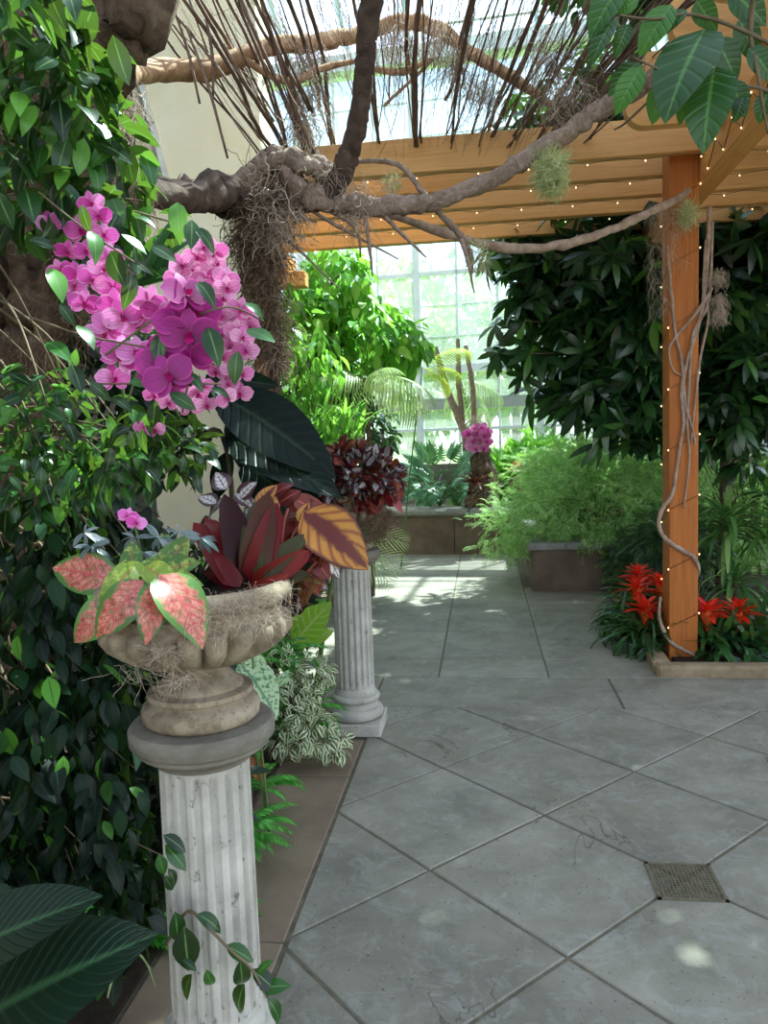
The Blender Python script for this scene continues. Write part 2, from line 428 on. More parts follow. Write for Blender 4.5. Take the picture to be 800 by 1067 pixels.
M_trim = surf('pale_trim', [(.3, g(180, 178, 168)), (.7, g(206, 204, 196))], 3, .7, .1, 40)
M_frame = surf('glasshouse_frame', [(.3, g(196, 206, 208)), (.7, g(222, 230, 230))], 3, .6, .1, 40)
M_frameg = surf('glasshouse_sill', [(.3, g(140, 146, 142)), (.7, g(168, 172, 168))], 3, .6, .1, 40)
def brick_extra(t, c):
    return c
M_wallstone = surf('planter_stone', [(.3, g(92, 78, 66)), (.7, g(130, 112, 98))], 3, .9, .5, 16, isl=.25, bdist=.01)
M_capstone = surf('planter_cap', [(.3, g(110, 108, 104)), (.7, g(158, 156, 150))], 4, .9, .5, 20, isl=.15, bdist=.01)
M_curb = surf('curb_stone', [(.3, g(122, 104, 82)), (.7, g(166, 146, 118))], 8, .9, .5, 60, isl=.1, bdist=.004)
M_soil = surf('soil', [(.3, g(38, 30, 22)), (.7, g(74, 58, 42))], 14, .95, 1, 40, bdist=.03)
M_lawn = surf('lawn', [(.3, g(140, 176, 84)), (.7, g(196, 214, 120))], .4, .95, 0)
def glassm():
    m, t, o = nt('dusty_glass')
    tr = N(t, 'ShaderNodeBsdfTransparent'); tr.inputs[0].default_value = (.70, .80, .84, 1)
    df = N(t, 'ShaderNodeBsdfTranslucent'); df.inputs[0].default_value = (.86, .94, .97, 1)
    d2 = N(t, 'ShaderNodeBsdfDiffuse'); d2.inputs[0].default_value = (.8, .88, .9, 1)
    gl = N(t, 'ShaderNodeBsdfGlossy'); gl.inputs['Roughness'].default_value = .08; gl.inputs[0].default_value = (.9, .95, 1, 1)
    k = ramp(t, [(.35, (.05, .05, .05)), (.7, (.22, .22, .22))], noise(t, .8, 6, .7, (1, 1, .5)))
    a = N(t, 'ShaderNodeMixShader'); a.inputs[0].default_value = .4; t.links.new(df.outputs[0], a.inputs[1]); t.links.new(d2.outputs[0], a.inputs[2])
    b = N(t, 'ShaderNodeMixShader'); t.links.new(k, b.inputs[0]); t.links.new(tr.outputs[0], b.inputs[1]); t.links.new(a.outputs[0], b.inputs[2])
    c = N(t, 'ShaderNodeMixShader'); c.inputs[0].default_value = .06; t.links.new(b.outputs[0], c.inputs[1]); t.links.new(gl.outputs[0], c.inputs[2])
    t.links.new(c.outputs[0], o.inputs[0]); return m
M_glass = glassm()
def clearm():
    m, t, o = nt('roof_glass')
    tr = N(t, 'ShaderNodeBsdfTransparent'); tr.inputs[0].default_value = (.66, .86, .93, 1)
    df = N(t, 'ShaderNodeBsdfTranslucent'); df.inputs[0].default_value = (.86, .94, .97, 1)
    b = N(t, 'ShaderNodeMixShader'); b.inputs[0].default_value = .10; t.links.new(tr.outputs[0], b.inputs[1]); t.links.new(df.outputs[0], b.inputs[2])
    t.links.new(b.outputs[0], o.inputs[0]); return m
M_roofglass = clearm()
def bulbm():
    m, t, o = nt('bulb_glow'); e = N(t, 'ShaderNodeEmission'); e.inputs[0].default_value = (1, .72, .32, 1); e.inputs[1].default_value = 2.5
    t.links.new(e.outputs[0], o.inputs[0]); return m
M_bulb = bulbm()
M_wire = surf('wire', [(0, (.02, .015, .01)), (1, (.03, .02, .015))], 5, .5, 0)

# ------------------------------------------------------------------ floor
def clip(poly, a, b, c):            # keep a*x+b*y<=c
    out = []; n = len(poly)
    for i in range(n):
        p, q = poly[i], poly[(i+1) % n]; dp = a*p[0]+b*p[1]-c; dq = a*q[0]+b*q[1]-c
        if dp <= 0: out.append(p)
        if dp*dq < 0: k = dp/(dp-dq); out.append((p[0]+k*(q[0]-p[0]), p[1]+k*(q[1]-p[1])))
    return out
def area(p): return .5*sum(p[i][0]*p[(i+1) % len(p)][1]-p[(i+1) % len(p)][0]*p[i][1] for i in range(len(p)))
fl = B(); G2 = .005
def paver(poly, b=fl, z=0.0):
    if len(poly) < 3: return
    if area(poly) < 0: poly = poly[::-1]
    if area(poly) < .004: return
    b.prism(inset(poly, G2+random.uniform(0, .002)), -.05, z-random.uniform(0, .002), .004)
X0, Y1 = -.665, 4.555
for i in range(-14, 14):
    for j in range(-14, 14):
        s0 = 3.45+.92*i; d0 = 2.07+.92*j
        sq = [((s-d)/2, (s+d)/2) for s, d in ((s0, d0), (s0+.92, d0), (s0+.92, d0+.92), (s0, d0+.92))]
        sq = clip(clip(clip(clip(sq, -1, 0, -X0), 0, 1, Y1), 1, 0, 5.0), 0, -1, 1.5)
        paver(sq)
def rect(x0, x1, y0, y1, b=fl): paver([(x0, y0), (x1, y0), (x1, y1), (x0, y1)], b)
for x0, x1 in ((-1.7, -.71), (-.71, .8), (.8, 2.2), (2.2, 3.8), (3.8, 5.2)): rect(x0, x1, 4.555, 5.16)
yy = lambda px, py: PG(px, py)[1]
def column(x0, x1, ys):
    for a, b in zip(ys[:-1], ys[1:]): rect(x0, x1, a, b)
column(-1.7, -.33, [5.16, yy(430, 686), yy(430, 658), yy(430, 636), 7.55, 8.5, 9.4, 10.4, 11.3])
column(-.33, .415, [5.16, yy(500, 687), yy(500, 657), yy(500, 632), 7.5, 8.2, 9.1, 9.9, 10.7, 11.3])
column(.415, 1.45, [5.16, yy(600, 687), yy(600, 652), yy(600, 628), 8.4])
floor = fl.build('floor', M_slate); tag(floor, kind='structure')
bb = B()
for a, b in ((-1.0, .35), (.35, 1.2), (1.2, 2.3), (2.3, 3.55), (3.55, 4.02)): rect(-1.06, -.67, a, b, bb)
for a, b in ((5.16, 6.4), (6.4, 7.8), (7.8, 9.2)): rect(-2.2, -1.7, a, b, bb)
tag(bb.build('trim_1', M_brownslate), kind='structure')
mo = B(); mo.box((-2.3, -1.5, -.08), (5.3, 11.6, -.006)); tag(mo.build('trim_2', M_mortar), kind='structure')
so_ = B(); so_.box((-4.05, -2.9, -.3), (12, 8.95, -.085)); so_.box((-2.3, 8.95, -.3), (12, 12.7, -.085)); so_.box((-4.05, -1.5, -.09), (-1.07, 4.55, .01)); so_.box((-4.05, 4.55, -.09), (-2.21, 8.95, .012))
tag(so_.build('garden_soil', M_soil), 'dark planting soil under the greenery', 'soil', kind='stuff')

# floor drain
dl = P(0, 0, 1)*0
dr = thing('floor_drain', 'small square metal floor drain grate set where slate pavers meet', 'drain', (.69, 2.745, 0))
b = B(); x0, x1, y0, y1 = .572, .808, 2.627, 2.863
b.box((x0, y0, -.03), (x1, y0+.012, .003)); b.box((x0, y1-.012, -.03), (x1, y1, .003)); b.box((x0, y0, -.03), (x0+.012, y1, .003)); b.box((x1-.012, y0, -.03), (x1, y1, .003))
b.build('frame', M_metal, dr)
b = B(); n = 15; st = (x1-x0-.024)/n
for i in range(n+1):
    q = x0+.012+st*i; b.box((q-.0028, y0+.012, -.012), (q+.0028, y1-.012, .0015))
    q = y0+.012+st*i; b.box((x0+.012, q-.0028, -.0115), (x1-.012, q+.0028, .001))
b.build('grate', M_metal, dr)
b = B(); b.box((x0+.006, y0+.006, -.004), (x1-.006, y1-.006, -.003)); b.build('pit_shade', M_dark, dr)  # thin near-black sheet stands in for the shade under the grate

# ------------------------------------------------------------------ stone planters and curb
# box planter
pl = thing('stone_planter', 'dark rectangular stone planter box with a slab cap, holding the feathery green bush', 'planter', (.46, 8.13, 0))
b = B(); b.box((.50, 8.17, -.06), (2.3, 8.30, .44), .01); b.box((.50, 8.30, -.06), (.63, 10.9, .44), .01); b.build('wall', M_wallstone, pl)
b = B(); b.box((.45, 8.12, .44), (1.1, 8.36, .52), .012); b.box((1.105, 8.12, .44), (2.35, 8.36, .52), .012); b.box((.45, 8.365, .44), (.70, 9.6, .52), .012); b.box((.45, 9.605, .44), (.70, 10.8, .52), .012); b.build('cap', M_capstone, pl)
b = B(); b.box((.6, 8.3, .2), (2.4, 11, .46)); b.build('soil', M_soil, pl)
# back planter, turned a little
def rp(x, y, a=-radians(5.6), c=(-.3, 10.92)): return (c[0]+(x-c[0])*cos(a)-(y-c[1])*sin(a), c[1]+(x-c[0])*sin(a)+(y-c[1])*cos(a))
bp = thing('stone_planter', 'low stone retaining planter across the end of the path with a thick grey cap', 'planter', (-.3, 10.92, 0))
def rotbox(b, a, c, bev=0): b.box(a, c, bev, rot=-radians(5.6), c=(-.3, 10.92))
b = B()
for x0, x1 in ((-1.26, -.42), (-.415, .25), (.255, 1.1)): rotbox(b, (x0, 10.95, -.06), (x1, 11.1, .56), .008)
for x0, x1 in ((-2.3, -1.5), (-3.3, -2.31)): rotbox(b, (x0, 11.25, -.06), (x1, 11.4, .56), .008)
rotbox(b, (-1.5, 10.98, -.06), (-1.265, 11.4, .56), .008)
b.build('wall', M_wallstone, bp)
b = B()
for x0, x1 in ((-1.32, -.2), (-.195, .8)): rotbox(b, (x0, 10.88, .56), (x1, 11.4, .66), .03)
rotbox(b, (-3.3, 11.15, .56), (-1.325, 11.5, .66), .03)
b.build('cap', M_capstone, bp)
b = B(); b.box((-3.5, 11.3, .2), (1.4, 13.6, .6)); b.box((1.0, 10.6, .2), (6, 13.3, .58)); b.build('soil', M_soil, bp)
# curb
cb = thing('garden_curb', 'pale brown stone curb edging the red bromeliad bed', 'curb', (1.12, 5.17, 0))
c0 = (1.12, 5.17); c1 = PG(661, 667)[:2]; c2 = PG(632, 612)[:2]
b = B(); b.box((1.125, 5.175, -.06), (3.2, 5.30, .075), .02); b.box((3.205, 5.175, -.06), (5.2, 5.30, .075), .02)
def run(b, p, q, wd, z):
    d = np.array(q)-np.array(p); d = d/np.linalg.norm(d); nn = np.array((d[1], -d[0]))*wd
    poly = [tuple(p), tuple(p+nn), tuple(q+nn), tuple(q)]
    if area(poly) < 0: poly = poly[::-1]
    b.prism(poly, -.06, z, .018)
run(b, np.array((1.123, 5.30)), np.array(c1), .12, .075); run(b, np.array(c1), np.array(c2), .12, .075)
b.build('curb_stone', M_curb, cb)
b = B(); b.box((1.3, 5.3, -.08), (5.2, 8.15, .04)); tag(b.build('garden_soil', M_soil), 'dark soil of the red bromeliad bed', 'soil', kind='stuff')

# ------------------------------------------------------------------ glasshouse shell
GA = -radians(5.2)
def GW(s, z, off=0): return (s*cos(GA)-off*sin(GA), 14+s*sin(GA)+off*cos(GA), z)
def gbox(b, s0, s1, z0, z1, o0, o1):
    V = [GW(s, z, o) for z in (z0, z1) for s, o in ((s0, o0), (s1, o0), (s1, o1), (s0, o1))]
    b.add(V, [(0, 3, 2, 1), (4, 5, 6, 7), (0, 1, 5, 4), (1, 2, 6, 5), (2, 3, 7, 6), (3, 0, 4, 7)])
EAVE = 8.2
sm = P(436, 380, 14)[0]
bays = [(sm+2.15*(k-1), sm+2.15*k) for k in range(-3, 6)]
for k, (s0, s1) in enumerate(bays):
    b = B()
    gbox(b, s0-.06, s0+.06, 1.2, EAVE, -.08, .06)
    for q in (1, 2): gbox(b, s0+2.15*q/3-.018, s0+2.15*q/3+.018, 1.2, EAVE, -.03, .03)
    for z, h, d in ((2.92, .07, .08), (4.62, .035, .03), (6.4, .035, .03), (1.84, .025, .05)): gbox(b, s0, s1, z-h, z+h, -d, d)
    for z in (3.5, 4.05, 5.2, 5.8, 7.0, 7.6): gbox(b, s0, s1, z-.008, z+.008, -.01, .015)
    f = b.build('window_%d' % (k+1), M_frame); tag(f, kind='structure')
    b = B(); gbox(b, s0, s1, 2.2, 2.4, -.06, .1); b.build('sill', M_frameg, f)
    b = B()
    zs = [1.2, 1.84, 2.35, 2.92, 3.5, 4.05, 4.62, 5.2, 5.8, 6.4, 7.0, 7.6, EAVE]
    for q in range(3):
        for z0, z1 in zip(zs[:-1], zs[1:]): gbox(b, s0+2.15*q/3, s0+2.15*(q+1)/3, z0, z1, -.002, .002)
    b.build('pane', M_glass, f)
b = B(); gbox(b, -8, 12, -.1, 1.22, -.1, .15); tag(b.build('wall_back', M_greywall), kind='structure')
b = B(); gbox(b, -8, 12, EAVE, EAVE+.28, -.2, .2); tag(b.build('trim_3', M_frame), kind='structure')
# roof: slopes up towards the camera, then a level ridge part
b = B(); b.add([(-8, 14.2, EAVE+.3), (12, 13.2, EAVE+.3), (12, -2, 12.2), (-8, -2, 12.2)], [(0, 1, 2, 3)])
roof = b.build('ceiling', M_roofglass); tag(roof, kind='structure')
b = B()
for k in range(-3, 14):
    x = sm+2.15*.5*(k-1)
    b.tube([(x, 14.2-x*.05, EAVE+.25), (x, -2, 12.1)], .035, 4, smooth=1)
for k in range(6):
    y = 13.5-2.6*k; z = EAVE+.25+(14-y)*.2406
    b.tube([(-8, y+.4, z), (12, y-.6, z)], .05 if k % 2 else .03, 4, smooth=1)
b.build('trim_4', M_frame, None); tag(bpy.data.objects['trim_4'], kind='structure')
# side glazing right (far out of the frame mostly): unseen solid wall added at left to block sky light
b = B(); b.box((-4.3, -3, -.1), (-4.1, 9.0, 7.5)); tag(b.build('wall_left_blocker', M_greywall), kind='structure')
# beige end wall
xr = P(286, 470, 9.0)[0]
b = B(); b.box((P(150, 300, 9)[0], 9.0, -.1), (xr, 9.5, 9.5)); tag(b.build('wall_beige', M_stucco), kind='structure')
bpy.data.objects['wall_beige'].name = 'wall_rear'
b = B(); b.tube([P(143, 78, 8.93), P(174, 195, 8.93)], .05, 4, smooth=1); tag(b.build('trim_5', M_trim), kind='structure')
b = B(); b.box((-6.5, 9.1, -.1), (P(152, 300, 9)[0], 9.4, 9.5)); tag(b.build('wall_rear_grey', M_greywall), kind='structure')
bpy.data.objects['wall_rear_grey'].name = 'wall_far_left'

# outside
def hill():
    nx, ny = 40, 30; V = []; Q = []
    for j in range(ny+1):
        for i in range(nx+1):
            x = -60+120*i/nx; y = 15+75*j/ny; V.append((x, y, .3+max(0, (y-16))*.045*min(1, 20/max(1, y-16))+.2*sin(x*.1+y*.07)))
    for j in range(ny):
        for i in range(nx): a = j*(nx+1)+i; Q.append((a, a+1, a+nx+2, a+nx+1))
    return link('lawn', mesh_from('lawn', V, Q), M_lawn)
tag(hill(), kind='structure'); bpy.data.objects['lawn'].name = 'ground'

# ------------------------------------------------------------------ pergola
pg = thing('cedar_pergola', 'orange cedar pergola with rafters over the path and a tall square post', 'pergola', (1.38, 5.62, 0))
pc = PG(697, 690)
PX0 = pc[0]; PX1 = PX0+.195; PY0 = pc[1]; PY1 = PY0+.195
b = B(); b.box((PX0, PY0, -.02), (PX1, PY1, 3.60), .006); b.build('post', M_cedarZ, pg)
b = B(); b.box((-2.17, 7.32, -.02), (-1.97, 7.52, 3.16), .006); b.build('post', M_cedarZ, pg)
BX = PX1+.002
b = B(); b.box((BX, 2.2, 3.27), (BX+.15, 7.6, 3.50), .006); b.build('beam', M_cedarY, pg)
b = B(); b.box((-1.96, 6.3, 3.28), (-1.80, 7.7, 3.455), .006); b.build('beam', M_cedarY, pg)
b = B(); b.box((-2.22, 7.34, 3.14), (-1.64, 7.50, 3.28), .006); b.build('bolster', M_cedarX, pg)
RZ0, RZ1 = 3.46, 3.69
for Y in (5.46, 5.90, 6.35, 6.78, 7.3):
    b = B(); b.box((P(282, 230, Y)[0], Y, RZ0), (4.6, Y+.085, RZ1), .004); b.build('rafter', M_cedarX, pg)
for Y, xa in ((4.97, .90), (4.55, .93), (4.05, .95), (3.6, .98), (3.15, 1.0), (2.7, 1.0)):
    # rounded lower left end
    poly = [(4.6, RZ0), (4.6, RZ1), (xa, RZ1)]
    R_ = .12
    poly += [(xa+R_-R_*cos(a), RZ0+R_-R_*sin(a)) for a in np.linspace(0, pi/2, 9)]
    n = len(poly); V = [(x, Y, z) for x, z in poly]+[(x, Y+.085, z) for x, z in poly]
    b = B(); b.add(V, [list(range(n)), list(range(n, 2*n))[::-1]]+[(i, i+n, (i+1) % n+n, (i+1) % n) for i in range(n)])
    b.build('rafter', M_cedarX, pg)

# string of lights on the pergola
sg = thing('string_lights', 'string of tiny warm bulbs wound round the cedar pergola and post', 'string lights', (1.38, 5.5, 3.3))
bul = []
wire = B(); 
Rr = random.Random(3)
hel = []
for k in range(60):
    z = .25+k*.052; s = (k % 8)/2.0
    side = [(PX0-.006, PY0-.006), (PX1+.006, PY0-.006), (PX1+.006, PY1+.006), (PX0-.006, PY1+.006)]
    i = int(s) % 4; fr = s-int(s); a = side[i]; c = side[(i+1) % 4]
    hel.append((a[0]+(c[0]-a[0])*fr, a[1]+(c[1]-a[1])*fr, z))
    if k % 2 == 0 and i in (0, 1, 3) : bul.append(hel[-1])
wire.tube(hel, .0018, 4, smooth=1)
for Y in (5.42, 5.87, 6.32, 6.75):
    pts = []
    for k in range(26):
        x = -1.3+k*.185+Rr.uniform(-.03, .03); lo = RZ0-.02-(.03 if k % 2 else 0); pts.append((x, Y+(-.012 if k % 2 else .02), lo))
        if k % 2: bul.append((x, Y-.02, lo-.01))
    wire.tube(pts, .0018, 4, smooth=1)
for k in range(14):
    y = 5.3-k*.16; bul.append((BX-.012, y, 3.29+.12*(k % 2)))
wire.tube([(BX-.01, 5.3-k*.16, 3.29+.12*(k % 2)) for k in range(14)], .003, 4, smooth=1)
wire.build('wire', M_wire, sg)
bm = B(); bm.lathe([(.001, -.006), (.004, -.004), (.0045, 0), (.003, .004), (.001, .006)], (0, 0, 0), 6)
bme = mesh_from('bulb', bm.V, bm.F)
for k, p in enumerate(bul[:98]):
    link('bulb', bme, M_bulb, sg, np.array(p)-np.array(sg.location))

# ------------------------------------------------------------------ pedestals and urns
def pedestal(c, label, dz=0.0):
    r = thing('fluted_pedestal', label, 'pedestal', c, 'fluted stone pedestals')
    up = lambda pr: [(x, z+(dz*min(1, max(0, (z-.29)/.575)))) for x, z in pr]
    b = B(); b.box((c[0]-.158, c[1]-.158, c[2]), (c[0]+.158, c[1]+.158, c[2]+.07), .006); b.build('plinth', M_pedestal, r)
    prof = [(.10, .07)]+[(.128+.027*cos(a), .105+.033*sin(a)) for a in np.linspace(-pi/2, pi/2, 9)]
    prof += [(.128, .142), (.122, .150), (.119, .165)]+[(.117+.021*cos(a), .188+.021*sin(a)) for a in np.linspace(-pi/2, pi/2, 7)]
    prof += [(.118, .213), (.115, .222), (.110, .24), (.106, .25)]
    b = B(); b.lathe(prof, c, 72); b.build('base', M_pedestal, r, auto=50)
    fl_ = lambda a, j, z: 1-.12*max(0.0, cos(a*18))**.6*min(1, max(0, (z-.25)/.02), max(0, (.885+dz-z)/.02))
    prof = [(.107, .245), (.109, .25), (.1085, .262), (.1085, .275)]+[(.1085-.003*((z-.275)/.6)**1.4, z) for z in np.linspace(.29, .865, 10)]+[(.1055, .875), (.1055, .885), (.105, .895)]
    b = B(); b.lathe(up(prof), c, 200, fl_); b.build('shaft', M_pedestal, r, auto=60)
    prof = [(.09, .886), (.113, .892), (.116, .902), (.128, .908), (.148, .920), (.154, .926), (.154, .934), (.160, .936), (.169, .946), (.170, .973), (.163, .983), (.150, .986), (.10, .987)]
    b = B(); b.lathe(up(prof), c, 72); b.build('capital', M_cap, r, auto=40)
    return r
P1 = P(219, 900, 1.70); P1 = (P1[0], P1[1], 0.0)
P2 = (-.742, 4.20, 0.0)
pedestal(P1, 'fluted stone pedestal nearest the camera, under the broad shallow urn', -.015)
pedestal(P2, 'second fluted stone pedestal farther down the path, beside the cream-variegated shrub', .04)
def urn(c, label, sc=1.0, mossy=False):
    r = thing('stone_urn', label, 'urn', c, 'stone urns on the pedestals')
    prof = [(.02, 0), (.118, 0), (.129, .010), (.131, .028), (.127, .040), (.116, .045), (.109, .050), (.109, .054), (.115, .057), (.118, .064), (.115, .071), (.104, .074), (.096, .076), (.096, .080), (.088, .088), (.075, .098), (.064, .110), (.058, .122), (.060, .134)]
    b = B(); b.lathe([(x*sc, z*sc) for x, z in prof], c, 72); b.build('foot', M_urn, r, auto=50)
    def gf(a, j, z):
        z /= sc; k = max(0, min(1, (z-.130)/.02))*max(0, min(1, (.236-z)/.012))
        return 1-.2*k*(1-abs(sin(a*11)))**2.0
    bowl = [(.045, .128), (.085, .132), (.130, .143), (.168, .160), (.197, .182), (.213, .204), (.212, .222), (.202, .233), (.190, .237), (.187, .246), (.190, .252), (.192, .258), (.186, .262), (.190, .266), (.204, .270), (.213, .280), (.215, .292), (.211, .304), (.200, .312), (.186, .310), (.178, .300), (.176, .28)]
    b = B(); b.lathe([(x*sc, z*sc) for x, z in bowl], c, 160, gf); b.build('bowl', M_urn, r, auto=50)
    b = B(); b.lathe([(.001, .285*sc), (.10*sc, .292*sc), (.183*sc, .285*sc), (.18*sc, .27*sc)], c, 32); b.build('soil', M_soil, r, smooth=True)
    return r
U1 = (P1[0], P1[1], .971); U2 = (P2[0], P2[1], 1.027)
urn(U1, 'shallow scalloped stone urn planted with a burgundy bromeliad and pink leaves', 1.05)
urn(U2, 'mossy stone urn on the second pedestal planted with silver and maroon begonias')
# ------------------------------------------------------------------ the old tree: trunks, lianas, branches
tr = thing('gnarled_tree', 'gnarled old tree with twisting grey lianas arching across the path to the cedar post', 'tree', PG(40, 960)*np.array([1.35, 1.35, 0]))
def tb(name, pts, rad, mat, parent, sides=12, lobes=3, amp=.14, twist=9, wob=.1, seed=1, smooth=7):
    b = B(); b.tube(pts, rad, sides, lobes, amp, twist, smooth, wob=wob, seed=seed); return b.build(name, mat, parent, smooth=True)
TY = 2.75
tb('trunk', [(-1.95, TY, -.05), P(20, 620, TY), P(14, 480, TY), P(28, 380, TY), P(38, 290, TY), P(62, 190, TY), P(88, 110, TY), P(110, 60, TY-.1), P(140, -20, TY-.2), P(150, -120, TY-.3)], [.15, .13, .11, .10, .10, .10, .10, .11, .12, .12], M_bark, tr, 18, 5, .14, 5, .12, 2)
tb('trunk', [(-2.35, TY+.1, -.05), P(-30, 500, TY+.1), P(-10, 300, TY+.1), P(5, 150, TY), P(40, 40, TY-.1), P(60, -60, TY-.1)], [.17, .15, .13, .14, .15, .15], M_bark, tr, 18, 5, .16, 5, .12, 3)
tb('branch', [P(60, 170, TY-.1), P(95, 110, TY-.15), P(112, 60, 2.7), P(135, 20, 2.8), P(150, -40, 2.9)], [.05, .06, .06, .055, .05], M_bark, tr, seed=5)
tb('branch', [P(40, 290, TY), P(70, 240, TY-.05), P(110, 215, TY+.1), P(150, 200, 3.1), P(200, 205, 3.6), P(225, 200, 3.9), P(250, 215, 4.1)], [.07, .07, .065, .06, .07, .10, .07], M_darkbark, tr, seed=6)
tb('branch', [P(88, 100, 2.8), P(105, 78, 3.2), P(150, 75, 3.8), P(210, 72, 4.2), P(250, 60, 4.4), P(290, 48, 4.6), P(330, 45, 4.7), P(370, 36, 4.8), P(420, 22, 4.9), P(455, 30, 5.0), P(490, 55, 5.1), P(540, 85, 5.2), P(575, 110, 5.3)], [.05, .07, .06, .055, .05, .05, .05, .045, .045, .045, .04, .035, .02], M_tan, tr, 10, 3, .12, 5, .08, 7)
tb('branch', [P(250, 60, 4.4), P(300, 85, 4.5), P(340, 70, 4.6), P(390, 60, 4.7)], [.02, .022, .02, .01], M_tan, tr, 8, seed=71)
tb('branch', [P(380, 70, 4.9), P(420, 75, 4.9), P(450, 62, 5), P(400, 110, 4.9)], [.02, .02, .01, .01], M_tan, tr, 8, seed=72)
LY = 4.15
tb('liana', [P(185, 188, 3.8), P(210, 205, 3.95), P(240, 195, 4.05), P(268, 180, LY), P(285, 165, LY), P(296, 172, LY), P(305, 190, LY-.05), P(325, 205, LY-.06), P(352, 212, LY), P(390, 216, LY), P(430, 213, LY), P(465, 206, LY), P(510, 188, LY), P(560, 158, LY), P(605, 128, LY), P(645, 103, LY-.1), P(690, 76, LY-.3), P(740, 50, LY-.6)],
   [.05, .06, .065, .06, .06, .06, .055, .06, .06, .052, .045, .042, .042, .044, .046, .044, .04, .035], M_liana, tr, 16, 3, .16, 16, .09, 8, 8)
tb('liana', [P(262, 205, LY), P(275, 175, LY-.03), P(300, 165, LY-.06), P(325, 175, LY-.06), P(345, 190, LY), P(330, 205, LY+.04), P(300, 200, LY+.05), P(280, 185, LY+.04), P(300, 172, LY+.02), P(335, 172, LY+.05), P(360, 190, LY+.1)],
   [.03, .045, .05, .05, .05, .045, .045, .04, .04, .04, .03], M_liana, tr, 14, 2, .18, 22, .1, 9, 8)
tb('liana', [P(392, -60, 3.6), P(384, 20, 3.75), P(380, 70, 3.85), P(374, 120, 3.95), P(362, 165, 4.05), P(348, 195, 4.1), P(320, 212, 4.1), P(290, 208, 4.12), P(262, 200, 4.15)], [.055, .052, .052, .054, .056, .055, .048, .035, .03], M_darkbark, tr, 16, 2, .1, 5, .07, 10, 8)
tb('liana', [P(345, 215, 4.2), P(390, 220, 4.3), P(430, 232, 4.4), P(470, 245, 4.5), P(510, 256, 4.6), P(555, 259, 4.7), P(600, 252, 4.8), P(640, 238, 4.95), P(675, 222, 5.15), P(705, 208, 5.42), P(718, 198, 5.44)], [.03, .026, .022, .025, .026, .028, .028, .026, .026, .024, .02], M_vine, tr, 10, 2, .14, 14, .09, 11, 7)
tb('liana', [P(372, 168, 4.25), P(400, 168, 4.3), P(420, 175, 4.3), P(440, 200, 4.25), P(458, 222, 4.2), P(480, 245, 4.25), P(490, 265, 4.3), P(492, 285, 4.3)], [.012, .014, .014, .015, .016, .02, .016, .006], M_liana, tr, 8, seed=12)
for k, (a, b_, c) in enumerate([((310, 210), (350, 235), (415, 270)), ((262, 225), (300, 250), (352, 300)), ((380, 222), (385, 260), (388, 288)), ((265, 235), (290, 262), (300, 300)), ((400, 225), (425, 250), (444, 268)), ((350, 222), (372, 240), (376, 268)), ((480, 250), (488, 275), (494, 305)), ((270, 215), (310, 225), (330, 232))]):
    tb('branch', [P(*a, 4.15), P(*b_, 4.1), P(*c, 4.15)], [.014, .010, .004], M_liana, tr, 6, seed=20+k)
# the root wrapped column under the knot
rt = thing('hanging_roots', 'shaggy brown column of hanging roots under the knotted liana, by the rear cedar post', 'roots', (P(272, 500, 4.25)[0], 4.25, 0))
axis = [P(272, 200, 4.2), P(268, 240, 4.2), P(272, 290, 4.22), P(280, 340, 4.25), P(286, 375, 4.25), (P(290, 500, 4.3)[0], 4.3, .75), (P(290, 500, 4.3)[0], 4.32, -.02)]
tb('root', axis, [.05, .07, .055, .035, .025, .022, .03], M_darkbark, rt, 12, 4, .2, 12, .12, 31)
pts = []; 
ca = catmull(axis[:5], 20)
for i in range(2400):
    q = ca[int(min(len(ca)-1, rng.beta(1, 1.3)*len(ca)))]; rr = np.interp(q[2], [2.1, 2.5, 2.95], [.04, .105, .13])
    a = rng.uniform(0, 2*pi); pts.append(q+np.array([cos(a), sin(a), 0])*rr*rng.uniform(.5, 1.1))
build_t('root_hair', hair(pts, (.08, .26), (0, 0, -1.1), .7, 1.1), M_rootlet, rt)
pts = [ca[int(len(ca)*u)]+rng.normal(size=3)*.028 for u in rng.uniform(.35, .99, 900)]
build_t('root_hair', hair(pts, (.06, .18), (0, 0, -1.1), .6, 1.0), M_moss, rt)
pts = [P(rng.uniform(262, 300), rng.uniform(185, 245), LY+rng.uniform(-.12, .1)) for _ in range(260)]
build_t('root_hair', hair(pts, (.1, .3), (.1, -.1, -.1), .9, 1.2), M_moss, rt)
# dry moss pieces hanging here and there on the branches
def moss_at(spots, name='moss', lens=(.08, .2), mat=None, parent=tr, n=120, sp=.5, bias=(0, 0, -1), r=.8):
    for px, py, Y, rr in spots:
        c = P(px, py, Y); build_t(name, hair(list(c+rng.normal(size=(n, 3))*rr*np.array([1, 1, .8])), lens, bias, sp, r), mat or M_moss, parent)
moss_at([(320, 55, 4.6, .05), (318, 95, 4.6, .05), (316, 130, 4.6, .04), (475, 60, 4.9, .05), (455, 30, 4.9, .05), (500, 90, 5, .06), (115, 90, 3.0, .05), (105, 100, 3.0, .05), (410, 30, 4.8, .05), (575, 50, 4.6, .06), (585, 90, 4.6, .05)], lens=(.12, .3))
moss_at([(340, 180, 4.1, .05), (360, 195, 4.15, .05), (375, 200, 4.2, .04), (370, 225, 4.15, .04), (310, 215, 4.1, .03), (290, 240, 4.1, .05)], lens=(.08, .22), sp=.9)
moss_at([(28, 370, TY-.1, .08), (18, 450, TY-.1, .08), (10, 420, TY-.08, .08), (70, 250, 2.7, .06), (100, 270, 2.8, .06), (130, 200, 2.9, .05), (90, 320, 2.8, .06)], lens=(.08, .2), mat=M_rootlet, n=260)

